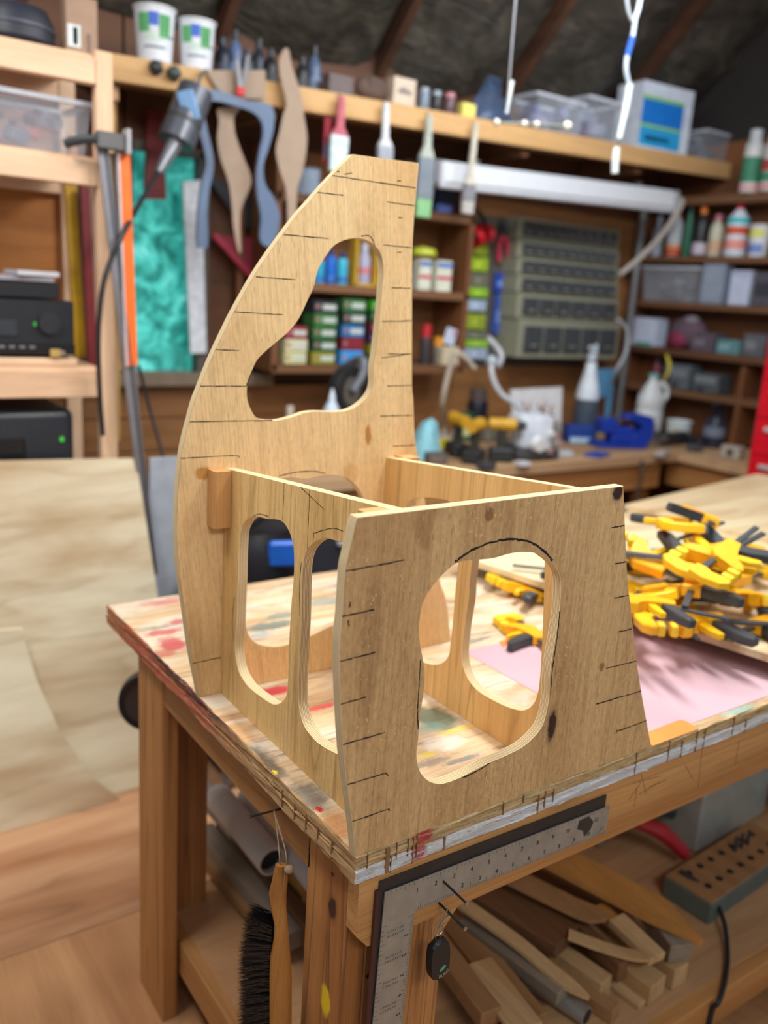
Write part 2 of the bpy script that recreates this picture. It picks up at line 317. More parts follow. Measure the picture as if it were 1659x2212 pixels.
P3_D=[(0.2603,0.2994),(0.2613,0.2592),(0.2599,0.2296),(0.2638,0.187),(0.2656,0.1536),(0.2647,0.121),(0.2552,0.0957),(0.237,0.0788),(0.2104,0.0702),(0.1709,0.0701),(0.1391,0.0727),(0.1145,0.0773),(0.0933,0.0858),(0.0772,0.1015),(0.0691,0.1212),(0.0667,0.1491),(0.0702,0.208),(0.0778,0.2864),(0.0872,0.3627),(0.0969,0.399),(0.1119,0.4146),(0.1444,0.4144),(0.1889,0.4091),(0.2232,0.4007),(0.2457,0.3868),(0.2577,0.3651),(0.2612,0.3342)]
FLOOR = -.97; YW = 3.0; XW = 4.15
# ------------------------------------------------------------------ common materials
mFir = wood('fir_leg', (196, 138, 78), (150, 92, 44), 'Z', across=30, along=.8, lines=.75, linecol=(96, 54, 24), wave=13, bump=.3)
mFirX = wood('fir_board_x', (214, 160, 98), (176, 118, 62), 'X', across=24, along=.8, lines=.35, wave=8)
mFirY = wood('fir_board_y', (186, 132, 76), (140, 90, 46), 'Y', across=24, along=.8, lines=.35, wave=8)
mPineX = wood('pine_x', (242, 206, 172), (224, 182, 146), 'X', across=22, along=.7, lines=.22, wave=6)
mPineZ = wood('pine_z', (242, 206, 172), (222, 180, 144), 'Z', across=22, along=.7, lines=.22, wave=6)
mShelfX = wood('shelf_x', (206, 166, 120), (178, 136, 92), 'X', across=22, along=.7, lines=.3, wave=6)
mBrownX = wood('brown_x', (140, 98, 66), (104, 68, 42), 'X', across=20, along=.6, lines=.3, wave=6)
mBrownY = wood('brown_y', (132, 92, 62), (98, 64, 40), 'Y', across=20, along=.6, lines=.3, wave=6)
mBrownZ = wood('brown_z', (140, 90, 54), (104, 62, 34), 'Z', across=20, along=.6, lines=.3, wave=6)
mWallPly = wood('wall_ply', (170, 118, 70), (118, 76, 40), 'X', across=9, along=.9, lines=.35, wave=6)
mWallDark = wood('wall_dark', (118, 74, 44), (74, 44, 26), 'X', across=9, along=.9, lines=.3, wave=6)
mBlack = M('black_plastic', (26, 27, 30), .45)
mDark = M('dark_grey', (52, 54, 58), .5)
mSteel = M('brushed_steel', (176, 174, 168), .35, .9, .08, 40)
mNail = M('dark_nail', (72, 72, 74), .4, .8)
mWhite = M('white_plastic', (226, 228, 230), .4)
mPaper = M('paper_white', (224, 226, 230), .8)
mPencil = M('marker_black', (28, 22, 18), .8)
# ------------------------------------------------------------------ floor
mFloorA = wood('floor_ply_a', (206, 154, 106), (150, 94, 54), 'Y', across=16, along=2.4, lines=.30, wave=4, fibre=.12, bump=.15)
mFloorB = wood('floor_ply_b', (212, 166, 126), (164, 110, 72), 'X', across=14, along=1.6, lines=.40, wave=6, fibre=.12, bump=.15)
fl = B().box((1.0, .9, FLOOR-.03), (7.4, 6.6, .02)).build('floor', M('subfloor', (110, 78, 50), .8), kind='structure')
for (x0, x1, y0, y1, m) in ((-1.45, .99, -.02, 1.2, mFloorA), (.993, 3.43, -.02, 1.2, mFloorA), (-2.1, .34, 1.203, 2.42, mFloorB), (.343, 2.78, 1.203, 2.42, mFloorB), (-1.45, .99, -1.243, -.023, mFloorB), (.993, 3.43, -1.243, -.023, mFloorB), (2.783, 4.4, 1.203, 2.42, mFloorB), (-2.1, .34, 2.423, 3.1, mFloorA), (.343, 2.78, 2.423, 3.1, mFloorA), (2.783, 4.4, 2.423, 3.1, mFloorA)):
    B().box(((x0+x1)/2, (y0+y1)/2, FLOOR-.01), (x1-x0, y1-y0, .02), bev=.002).build('floor_panel', m, fl)
# ------------------------------------------------------------------ walls and roof
wb = B().box((.55, YW+.05, -.45), (7.3, .1, 1.04)).box((-1.2, YW+.05, .97), (3.8, .1, 1.84)).box((2.62, YW+.05, .97), (3.16, .1, 1.84)).box((.87, YW+.05, 1.595), (.36, .1, .59)).box((.87, YW+.05, .2), (.36, .1, .28)).build('wall_back', mWallDark, kind='structure')
for i in range(6):
    B().box((1.05, YW-.012, .215-i*.155), (2.2, .024, .15), bev=.004).build('plank', mWallPly, wb)
B().box((3.05, YW-.008, .55), (1.95, .016, 1.5), bev=.003).build('backing_board', mWallPly, wb)
B().box((-.4, YW-.008, .78), (1.3, .016, .5), bev=.003).build('backing_board', mWallPly, wb)
wr = B().box((XW+.05, 1.6, .38), (.1, 2.9, 2.74)).build('wall_right', wood('wall_right_ply', (136, 86, 48), (92, 54, 30), 'Y', across=9, along=.9, lines=.3, wave=6), kind='structure')
B().box((XW+.05, 1.9, 2.55), (.1, 2.3, 1.6)).build('gable_board', M('gable_dark', (46, 40, 40), .9), wr)
# window: frame, sill and a green-blue pane lit from outside
wx0, wx1, wz0, wz1 = .70, 1.04, .35, 1.30
win = thing('window_1', None, None, ((wx0+wx1)/2, YW, wz0), kind='structure')
fm = M('window_frame_grey', (92, 84, 78), .6)
B().box((wx0-.0, YW+.0, (wz0+wz1)/2), (.035, .07, wz1-wz0)).box((wx1, YW, (wz0+wz1)/2), (.05, .07, wz1-wz0)).box(((wx0+wx1)/2, YW, wz1), (wx1-wx0, .07, .04)).build('window_frame', fm, win)
B().box(((wx0+wx1)/2+.1, YW-.04, wz0-.03), (wx1-wx0+.5, .09, .06), bev=.004).build('window_sill', M('sill_weathered', (128, 112, 96), .8), win)
g = NT('pane_garden'); co = g.coords(False); f = g.noise(co, 9, 5, .6, .8)
gc = g.ramp(f, [(.30, lin((20, 92, 88))), (.45, lin((48, 150, 140))), (.58, lin((84, 205, 195))), (.72, lin((150, 240, 236)))])
g.l(gc, g.b.inputs['Base Color']); g.l(gc, g.b.inputs['Emission Color']); g.b.inputs['Emission Strength'].default_value = .55; g.b.inputs['Roughness'].default_value = .2
B().box(((wx0+wx1)/2, YW+.03, (wz0+wz1)/2), (wx1-wx0, .006, wz1-wz0)).build('pane', g.m, win)
# sloped roof, its rafters and the insulation between them
Z0 = 1.75
def roof(x, y, d=0.): return Vector((x, y-d*.7071, Z0+(YW-y)-d*.7071))
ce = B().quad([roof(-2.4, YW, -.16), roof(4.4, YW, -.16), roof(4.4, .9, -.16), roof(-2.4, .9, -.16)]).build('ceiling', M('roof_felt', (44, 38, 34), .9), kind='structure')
rx = []
for a in ((520, 0), (905, 0), (1235, 0), (1530, 0)):
    r = ray(*a); t = (Z0+YW-CAM.z-CAM.y)/(r.z+r.y); rx.append((CAM+r*t).x)
st = (rx[3]-rx[1])/2; rxs = [rx[1]+st*k for k in range(-5, 5)]
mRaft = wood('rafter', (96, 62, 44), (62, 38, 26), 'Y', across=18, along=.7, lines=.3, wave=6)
for x in rxs:
    if not -2.3 < x < 4.3: continue
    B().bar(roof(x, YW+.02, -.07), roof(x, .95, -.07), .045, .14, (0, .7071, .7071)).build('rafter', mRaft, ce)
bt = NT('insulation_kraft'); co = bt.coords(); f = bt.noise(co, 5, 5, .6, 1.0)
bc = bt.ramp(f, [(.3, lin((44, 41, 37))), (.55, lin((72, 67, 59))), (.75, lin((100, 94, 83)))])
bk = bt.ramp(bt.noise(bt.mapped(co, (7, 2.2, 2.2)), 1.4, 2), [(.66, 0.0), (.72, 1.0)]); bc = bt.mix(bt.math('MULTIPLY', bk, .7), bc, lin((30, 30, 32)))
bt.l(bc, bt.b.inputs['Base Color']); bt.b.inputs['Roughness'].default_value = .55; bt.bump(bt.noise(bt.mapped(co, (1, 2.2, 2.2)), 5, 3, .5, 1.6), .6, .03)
rn = random.Random(3)
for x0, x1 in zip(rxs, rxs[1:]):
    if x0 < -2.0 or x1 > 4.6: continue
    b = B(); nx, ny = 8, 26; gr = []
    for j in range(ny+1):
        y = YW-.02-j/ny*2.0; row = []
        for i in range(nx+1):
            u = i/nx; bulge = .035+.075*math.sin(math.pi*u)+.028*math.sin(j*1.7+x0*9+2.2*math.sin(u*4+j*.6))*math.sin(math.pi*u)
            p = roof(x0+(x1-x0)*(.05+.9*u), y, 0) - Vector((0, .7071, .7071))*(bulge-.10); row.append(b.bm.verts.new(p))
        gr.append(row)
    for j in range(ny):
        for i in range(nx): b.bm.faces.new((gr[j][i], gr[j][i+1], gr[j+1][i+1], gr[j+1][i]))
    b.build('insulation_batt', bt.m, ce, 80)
# ------------------------------------------------------------------ workbench in the foreground
TL, TD = 2.44, 1.092
bench = thing('workbench', 'paint-splattered plywood workbench the chair frame stands on', 'workbench', (TL/2, TD/2, FLOOR))
n = NT('bench_top_paint'); raw = n.coords(False); wraw = n.n('ShaderNodeVectorMath', operation='ADD'); n.l(raw, wraw.inputs[0]); wraw.inputs[1].default_value = (TL/2, TD/2, FLOOR); raw = wraw.outputs[0]
f1 = n.noise(n.mapped(raw, (1.6, 22, 22)), .6, 5, .6, 1.0)
col = n.ramp(f1, [(.3, lin((180, 138, 98))), (.5, lin((218, 184, 142))), (.7, lin((234, 210, 174)))])
wsh = n.ramp(n.noise(n.mapped(raw, (3, 9, 9)), 1.0, 5, .65, .5), [(.48, 0.0), (.60, .75)]); col = n.mix(wsh, col, lin((232, 222, 204)))
gry = n.ramp(n.noise(n.mapped(raw, (4, 30, 30)), .9, 5, .7), [(.55, 0.0), (.66, .8)]); col = n.mix(gry, col, lin((116, 104, 92)))
def sp(px, py, rx_, ry_, c, amt, wob=.35):
    global col
    P = AZ(px, py, 0); col = n.mix(n.math('MULTIPLY', n.spot(raw, (P.x, P.y, 0), (rx_, ry_, .05), .45, wob), amt), col, lin(c))
for a in ((560, 1648, .035, .10, (84, 76, 66), .8), (655, 1722, .045, .05, (92, 80, 66), .75), (500, 1585, .05, .05, (214, 160, 100), .7), (716, 1790, .05, .04, (214, 150, 90), .8),
          (372, 1392, .035, .05, (200, 70, 76), .85), (352, 1366, .05, .02, (206, 78, 80), .8), (390, 1342, .05, .02, (196, 84, 92), .8), (360, 1300, .08, .03, (214, 120, 124), .6), (345, 1412, .045, .025, (196, 86, 76), .7),
          (592, 1492, .045, .022, (212, 62, 74), .95), (690, 1528, .06, .010, (216, 70, 76), .85), (580, 1352, .07, .03, (70, 112, 116), .7), (612, 1330, .06, .025, (92, 128, 134), .6), (700, 1300, .08, .03, (116, 142, 146), .6), (560, 1372, .04, .015, (150, 170, 178), .6),
          (934, 1548, .05, .06, (92, 106, 84), .9), (926, 1572, .04, .025, (132, 168, 152), .6), (985, 1577, .055, .008, (232, 200, 80), .9), (955, 1606, .05, .03, (238, 228, 214), .8), (1000, 1640, .05, .008, (130, 128, 126), .85), (930, 1648, .05, .012, (140, 128, 116), .7), (925, 1630, .02, .008, (236, 208, 80), .9),
          (1480, 1578, .05, .012, (84, 158, 150), .85), (1600, 1535, .06, .015, (150, 196, 186), .7), (593, 1668, .006, .008, (238, 214, 50), 1.0), (690, 1748, .007, .009, (206, 40, 40), 1.0), (1080, 1235, .1, .03, (132, 156, 160), .6), (790, 1770, .03, .02, (220, 150, 90), .6)): sp(*a)
fb = n.noise(n.mapped(raw, (12, 340, 340)), 1.0, 3, .6); col = n.mix(1.0, col, n.ramp(fb, [(.3, .72), (.55, 1.0)]), 'MULTIPLY')
n.l(col, n.b.inputs['Base Color']); n.b.inputs['Roughness'].default_value = .55; n.bump(fb, .4, .0015); mTop = n.m
mEdgeTop = plyedge('bench_ply_edge', 'Z', .022, (214, 184, 132), (104, 74, 42), 5, .5)
def painted_edge(name, base, paints):
    n = NT(name); raw = n.coords(False); wv = n.n('ShaderNodeVectorMath', operation='ADD'); n.l(raw, wv.inputs[0]); wv.inputs[1].default_value = (TL/2, TD/2, FLOOR); raw = wv.outputs[0]
    f = n.noise(n.mapped(raw, (20, 20, 520)), 1.0, 5, .7, .8); col = n.ramp(f, [(.25, lin((84, 60, 38))), (.45, lin(base)), (.7, lin(tuple(min(255, v+28) for v in base)))])
    for k, (c, lo, hi, amt, gate) in enumerate(paints):
        m = n.ramp(n.noise(n.mapped(raw, (26, 26, 230), loc=(k*3.1, k, 0)), 1.0, 6, .7), [(lo, 0.0), (hi, amt)])
        if gate: m = n.math('MULTIPLY', m, n.spot(raw, gate[0], gate[1], .5, .2))
        col = n.mix(m, col, lin(c))
    n.l(col, n.b.inputs['Base Color']); n.b.inputs['Roughness'].default_value = .75; n.bump(f, .9, .003); return n.m
mEdgeF = painted_edge('bench_front_edge_bare', (206, 172, 118), (((228, 214, 196), .55, .66, .6, None), ((196, 52, 60), .35, .5, .95, ((.118, 0, -.008), (.022, .05, .03))), ((150, 116, 76), .5, .62, .6, None)))
mEdgeW = painted_edge('bench_front_edge_white', (196, 160, 112), (((226, 228, 232), .34, .46, .95, None), ((190, 60, 66), .35, .5, .9, ((.112, 0, -.03), (.018, .05, .03))), ((150, 120, 84), .62, .7, .7, None)))
mEdgeL = painted_edge('bench_left_edge', (176, 136, 88), (((186, 82, 62), .36, .5, .85, ((0, .75, -.02), (.2, .42, .2))), ((52, 46, 44), .40, .5, .9, ((0, .62, -.005), (.2, .28, .018)))))
def slab(name, z1, z0, mats, seed, ov):
    rn = random.Random(seed); per = []
    def run(p, q, st=.012, far=.05):
        p, q = Vector(p), Vector(q); L = (q-p).length; k = 0.
        while k < L: per.append((p.lerp(q, k/L), (q-p).normalized())); k += st
    run((0, 0, 0), (1.25, 0, 0)); run((1.25, 0, 0), (TL, 0, 0), .1); run((TL, 0, 0), (TL, TD, 0), .1); run((TL, TD, 0), (0, TD, 0), .05); run((0, TD, 0), (0, 0, 0))
    zs = [z1, z1-.002] + [z1+(z0-z1)*k/6 for k in range(1, 6)] + [z0+.002, z0]; b = B(); rings = []; ph = [rn.random()*6 for _ in range(4)]
    for iz, z in enumerate(zs):
        ring = []; ins = .0025 if iz in (0, len(zs)-1) else 0
        for i, (p, d) in enumerate(per):
            o = Vector((d.y, -d.x, 0)); s = i*.9
            j = (rn.random()-.5)*.0016 + .0012*math.sin(s*.31+iz*1.1+ph[0]) + .0008*math.sin(s*.77+iz*2.3+ph[1]) - ins
            ring.append(b.bm.verts.new(p+o*(ov+j)+Vector((0, 0, z+((rn.random()-.5)*.0012 if 0 < iz < len(zs)-1 else 0)))))
        rings.append(ring)
    N = len(per)
    for a, c in zip(rings, rings[1:]):
        for i in range(N): b.bm.faces.new((a[i], a[(i+1) % N], c[(i+1) % N], c[i]))
    b.bm.faces.new(rings[0]); b.bm.faces.new(rings[-1][::-1])
    o = b.build(name, mats, bench, 50)
    for p in o.data.polygons:
        nn = p.normal; p.material_index = 0 if abs(nn.z) > .9 and len(p.vertices) > 8 else (2 if p.center.x < .004-TL/2 and (p.center.y > .0035-TD/2 or abs(nn.x) > abs(nn.y)) else 1)
    return o
slab('tabletop', 0., -.0225, [mTop, mEdgeF, mEdgeL], 1, 0.)
slab('tabletop_underlayer', -.0232, -.046, [mFirX, mEdgeW, mEdgeL], 2, .001)
B().prism([(.03, -.046), (.03, -.165), (.052, -.192), (2.40, -.192), (2.40, -.046)], (0, .058, 0), (1, 0, 0), (0, 0, 1), .028).build('front_apron', mFirX, bench)
B().box((.049, .51, -.092), (.038, .68, .092)).build('side_apron', mFirY, bench)
B().box((1.2, 1.03, -.10), (2.2, .038, .108)).build('back_apron', mFirX, bench)
knA = ((.05-TL/2, .07-TD/2, .97-.18),)
P_ = AX(718, 1962, .03)
mLegF = wood('fir_leg_front', (200, 140, 80), (158, 98, 48), 'Z', across=34, along=.7, lines=.8, linecol=(104, 60, 26), wave=15, rnd=False,
             knots=(((P_.x-TL/2, P_.y-TD/2, P_.z-FLOOR), (.02, .013, .022)),), stains_shade=(((AX(703, 2160, .03).x-TL/2, AX(703, 2160, .03).y-TD/2, AX(703, 2160, .03).z-FLOOR), (.02, .016, .034), (226, 190, 30), .95),))
def leg(bs, m, nm='leg'):
    b = B()
    for (x0, x1, y0, y1) in bs: b.box(((x0+x1)/2, (y0+y1)/2, (FLOOR-.046)/2), (x1-x0, y1-y0, -FLOOR-.046), bev=.0025)
    return b.build(nm, m, bench)
leg([(.03, .069, .0585, .176)], mLegF); leg([(.0695, .228, .0585, .097)], mLegF)
leg([(.026, .064, .80, .952)], mFir); leg([(.0645, .182, .906, .944)], mFir)
leg([(2.33, 2.37, .06, .18)], mFir); leg([(2.33, 2.37, .90, .99)], mFir)
B().prism([(.2285, -.1925), (.285, -.1925), (.2285, -.262)], (0, .092, 0), (1, 0, 0), (0, 0, 1), .03).build('corner_brace', mFirX, bench)
B().prism([(.90, -.14), (.80, -.14), (.90, -.26)], (.0645, 0, 0), (0, 1, 0), (0, 0, 1), -.03).build('corner_brace', mFirY, bench)
SH = -.765
mShelfPly = wood('bench_shelf_ply', (206, 162, 118), (168, 120, 78), 'X', across=10, along=.8, lines=.35, wave=6)
B().box((1.2, .52, SH-.009), (2.2, .92, .018), bev=.001).build('lower_shelf', mShelfPly, bench)
B().box((1.25, .045, SH-.045), (2.1, .038, .089), bev=.002).build('shelf_rail', mFirX, bench)
B().box((.09, .5, SH-.045), (.038, .80, .089), bev=.002).build('shelf_rail', mFirY, bench)
# nail heads and drill marks on the legs
for (px, py) in ((668, 1838), (718, 1888)): P = AX(px, py, .03); B().cyl(P+Vector((-.0006, 0, 0)), P+Vector((.002, 0, 0)), .0035, seg=10).build('nail_head', mNail, bench)
P = AY(796, 2108, .058); B().cyl(P+Vector((0, -.0006, 0)), P+Vector((0, .002, 0)), .0045, seg=10).build('nail_head', mNail, bench)
def strokes_build(L, k):
    b = B(); strokes(b, [L], (0, .03, 0), (1, 0, 0), (0, 0, 1), .0011, .0005, k); b.build('scratch', M('scratch_brown', (112, 74, 42), .8), bench, None)
sk = [[(1358, 1728), (1384, 1690)], [(1366, 1692), (1428, 1676)], [(1380, 1716), (1424, 1690)], [(1384, 1668), (1396, 1716)], [(1370, 1742), (1376, 1700)], [(1480, 1652), (1497, 1684)], [(1596, 1600), (1588, 1652)], [(1517, 1612), (1508, 1700)], [(1402, 1700), (1440, 1684)]]
for k, L in enumerate(sk): strokes_build([(AY(x, y, .03).x, AY(x, y, .03).z) for x, y in L], k)
# ------------------------------------------------------------------ plywood chair frame
chair = thing('chair_frame', 'unfinished plywood chair frame with four panels and rounded cutouts', 'chair frame', (.2, .28, 0))
cl = Vector((.2, .28, 0))
def lk(px, py, y): p = AY(px, py, y)-cl; return (p.x, p.y, p.z)
kn1 = ((lk(1334, 1064, 0), (.012, .03, .014)), (lk(1192, 1568, 0), (.010, .03, .030)))
st1 = ((lk(1057, 1112, 0), (.010, .03, .012), (128, 84, 46), .8), (lk(920, 1115, 0), (.022, .03, .05), (150, 104, 58), .45), (lk(800, 1400, 0), (.02, .03, .12), (140, 98, 56), .35), (lk(1300, 1440, 0), (.008, .03, .010), (120, 80, 40), .7))
mP1 = wood('ply_front', (232, 190, 132), (194, 148, 98), 'Z', across=26, along=3.0, lines=.22, linecol=(140, 94, 50), wave=9, rnd=False, knots=kn1, stains_shade=st1, flecks=1.0, pores=.6, mottle=.16, bump=.6, fibre=.16)
stain_shade4 = ((lk(500, 995, .545), (.018, .03, .014), (196, 128, 44), .85), (lk(845, 960, .545), (.008, .03, .022), (190, 122, 44), .9), (lk(395, 1200, .545), (.014, .03, .03), (150, 98, 52), .6), (lk(800, 1040, .545), (.02, .03, .03), (206, 146, 78), .4))  # last spot paints the far side panel's shadow into the face colour
mP4 = wood('ply_back', (252, 218, 162), (228, 184, 126), 'Z', across=18, along=4.0, lines=.20, linecol=(168, 112, 56), wave=6, rnd=False, stains_shade=stain_shade4, pores=.5, mottle=.08, bump=.55, fibre=.14, rot=(0, .12, 0))
mP2 = wood('ply_side', (246, 204, 136), (218, 172, 104), 'Z', across=32, along=1.6, lines=.5, linecol=(150, 100, 46), wave=11, rnd=False, pores=.3, mottle=.08, bump=.4, fibre=.14)
mP3 = wood('ply_side_far', (244, 204, 138), (216, 170, 104), 'Z', across=26, along=.9, lines=.5, linecol=(150, 98, 42), wave=9, rnd=False, pores=.3, bump=.4, fibre=.14)
mEy = plyedge('ply_edge_y', 'Y', .018, plies=7); mEx = plyedge('ply_edge_x', 'X', .018, plies=7)
X, Y, Z = Vector((1, 0, 0)), Vector((0, 1, 0)), Vector((0, 0, 1))
o1 = list(P1_OUT); o1[7] = (.632, .0003); o1[8] = (0., .0003)
pf = panel('front_panel', [smooth2(o1, (0, 1, 7, 8)), smooth2(P1_HOLE)], .018, FR((0, .018, 0), X, Z), [mP1, mEy], chair)
o4 = [(x, max(z, .0003)) for x, z in P4_OUT]; o4[17] = (.610, .0003); o4[18] = (.0015, .0003)
pb = panel('back_panel', [smooth2(o4, (0, 1, 17, 18)), smooth2(P4_HOLE), smooth2(P4_HOLE2)], .018, FR((0, .563, 0), X, Z), [mP4, mEy], chair)
zt = lambda y: .488-.0923*y
so = [(.0185, .0003), (.5445, .0003), (.5445, zt(.5445)), (.0185, zt(.0185))]
ps1 = panel('side_panel', [so, smooth2(P2_A), smooth2(P2_B)], .018, FR((.044, 0, 0), Y, Z), [mP2, mEx], chair)
ps2 = panel('side_panel', [so, smooth2(P3_C), smooth2(P3_D)], .018, FR((.396, 0, 0), Y, Z), [mP3, mEx], chair)
mBlk = wood('pine_block', (220, 166, 104), (198, 140, 80), 'Z', across=30, along=1, lines=.2, bump=.2)
B().prism([(.0435, .5445), (.012, .5445), (.012, .520), (.0155, .515), (.0435, .515)], (0, 0, .335), X, Y, .103).build('corner_block', mBlk, chair, None)
B().box((.024, .036, .433), (.039, .034, .102), bev=.001).build('corner_block', mBlk, chair)
B().box((.434, .526, .392), (.038, .036, .10), bev=.001).build('corner_block', mBlk, chair)
B().box((.0735, .530, .028), (.022, .028, .055), bev=.001).build('corner_block', mBlk, chair)
def marks(name, lines, plane, parent, seed, w=.0015):
    for k, L in enumerate(lines):
        b = B()
        if plane[0] == 'y':
            y = plane[1]; strokes(b, [[(AY(px, py, y).x, AY(px, py, y).z) for px, py in L]], (0, y, 0), X, Z, w, .0003, seed+k)
        else:
            x = plane[1]; strokes(b, [[(-AX(px, py, x).y, AX(px, py, x).z) for px, py in L]], (x, 0, 0), -Y, Z, w, .0003, seed+k)
        b.build(name, mPencil, parent, None)
marks('pencil_mark', [[(746, 1234), (873, 1210)], [(739, 1332), (808, 1317)], [(734, 1429), (811, 1409)], [(736, 1521), (790, 1506)], [(741, 1609), (831, 1582)], [(751, 1695), (833, 1670)], [(834, 1670), (838, 1675)], [(761, 1775), (840, 1747)], [(840, 1746), (841, 1752)],
    [(1321, 1140), (1349, 1135)], [(1328, 1218), (1351, 1214)], [(1327, 1292), (1358, 1286)], [(1336, 1365), (1365, 1358)], [(1309, 1444), (1374, 1428)], [(1290, 1520), (1384, 1493)], [(1288, 1522), (1290, 1519)], [(1332, 1580), (1396, 1557)], [(1333, 1576), (1332, 1582)],
    [(908, 1425), (906, 1470), (902, 1530), (903, 1575)], [(1209, 1320), (1203, 1380), (1194, 1440), (1189, 1500)], [(1058, 1648), (1030, 1666), (1000, 1680)], [(757, 1300), (755, 1312)], [(752, 1340), (754, 1352)]], ('y', 0.), pf, 1, .0030)
marks('pencil_mark', [[(983, 1214), (1010, 1194), (1050, 1175), (1090, 1166), (1130, 1167), (1160, 1179), (1180, 1195), (1193, 1211)]], ('y', 0.), pf, 2, .0052)
marks('pencil_mark', [[(718, 379), (897, 406)], [(686, 415), (741, 422)], [(613, 507), (710, 515)], [(553, 598), (638, 604)], [(506, 673), (610, 680)], [(465, 755), (516, 757)], [(432, 834), (532, 834)], [(532, 834), (537, 820), (543, 805)], [(410, 911), (588, 908)], [(390, 990), (430, 988), (505, 984), (517, 988)],
    [(835, 436), (896, 444)], [(828, 529), (889, 535)], [(846, 621), (886, 623)], [(826, 694), (888, 693)], [(838, 764), (888, 765)], [(824, 773), (888, 764)], [(836, 834), (890, 832)], [(822, 899), (891, 897)], [(848, 964), (898, 961)], [(858, 391), (866, 390)], [(861, 470), (869, 470)], [(858, 546), (866, 544)],
    [(603, 1028), (640, 1020), (680, 1018), (703, 1023)], [(416, 1433), (477, 1420)], [(780, 510), (797, 509), (806, 520), (809, 531)], [(744, 376), (760, 374)], [(728, 370), (733, 371)]], ('y', .545), pb, 3, .0024)
marks('pencil_mark', [[(614, 1042), (611, 1123)], [(669, 1058), (664, 1186)], [(650, 1053), (700, 1100)], [(548, 1114), (560, 1110), (579, 1115)], [(680, 1152), (695, 1146), (720, 1141), (741, 1147)], [(677, 1163), (678, 1150)], [(507, 1290), (502, 1340), (505, 1385)], [(651, 1215), (647, 1270), (648, 1330)]], ('x', .044), ps1, 4, .0016)
# saw kerfs and knife nicks along the front edge
mKerf = M('kerf_brown', (140, 104, 68), .8)
for k, (px, w_, z0, z1) in enumerate(((794, .0012, -.001, -.024), (838, .009, -.004, -.045), (846, .0015, -.02, -.047), (857, .0012, -.001, -.028), (882, .0012, -.001, -.03), (893, .0014, -.001, -.046), (901, .0014, -.001, -.036), (962, .004, -.022, -.044), (1087, .0012, .0, -.022), (1130, .0018, -.001, -.014), (1164, .003, -.012, -.046), (1178, .002, -.008, -.040), (1196, .0015, -.01, -.034), (1374, .0012, -.001, -.045), (1445, .0012, -.002, -.044), (1474, .0012, -.012, -.046), (1505, .0013, -.003, -.046), (1522, .0012, -.003, -.046), (1584, .0013, -.001, -.046), (1612, .003, -.02, -.046))):
    x = AY(px, 1851-(px-769)*.366+16, -.0015).x; B().box((x, -.0008, (z0+z1)/2), (w_*.75, .0036, z0-z1)).build('saw_kerf', mKerf, bench, None)
for k, (py, w_) in enumerate(((.06, .0012), (.10, .0012), (.135, .0016), (.17, .0012), (.21, .0012))):
    B().box((-.0008, py, -.026), (.0036, w_*.7, .03)).build('saw_kerf', mKerf, bench, None)
# ------------------------------------------------------------------ things lying on the workbench
B().box((1.05, .2525, .0006), (.905, .465, .0008)).build('paper_sheet', M('pink_paper', (206, 172, 184), .85, var=.04, scale=4), label='pink rosin paper sheet taped to the workbench top', cat='paper')
mTape = M('orange_tape', (248, 150, 74), .45, var=.06)
B().prism([(.60, .0186), (.6325, .0186), (.634, -.0005), (.770, -.001), (.772, .030), (.766, .040), (.60, .036)], (0, 0, .0011), X, Y, .0006).build('tape_strip', mTape, label='orange masking tape strip at the front edge of the pink paper', cat='tape')
B().prism([(.695, .466), (.86, .474), (.86, .498), (.708, .492)], (0, 0, .0011), X, Y, .0006).build('tape_strip', mTape, label='orange masking tape strip on the far edge of the pink paper', cat='tape')
e1 = Vector((.985, .17, 0)).normalized(); e2 = Vector((e1.y*1.15, -e1.x, 0)).normalized()
mSheet = wood('plywood_sheet', (240, 226, 188), (186, 148, 104), 'X', across=20, along=2.6, lines=.30, linecol=(176, 138, 92), wave=5, fibre=.10, bump=.12)
def sheet(name, A, la, lb, z0, t, label):
    A = Vector((A[0], A[1], 0)); P = [A, A+e1*la, A+e1*la+e2*lb, A+e2*lb]
    return B().prism([(p.x, p.y) for p in P], (0, 0, z0), X, Y, t, .0008).build(name, mSheet, label=label, cat='plywood')
for k, off in enumerate((.12, .62)):
    p = Vector((.93, .93, .021))+e2*off+e1*.06
    B().bar(p, p+e1*1.0, .06, .0418, bev=.002).build('batten', mFirX, label=('wooden batten under the plywood, nearer the chair back', 'wooden batten under the plywood, beneath the clamp pile')[k], cat='wood strip')
sheet('plywood_sheet', (.925, .93), 1.05, .98, .0422, .018, 'pale plywood sheet resting over the workbench beneath the clamps')
sheet('plywood_sheet', (1.86, 1.115), 1.15, .95, .0606, .018, 'plywood sheet lapped over another at the far right of the workbench')
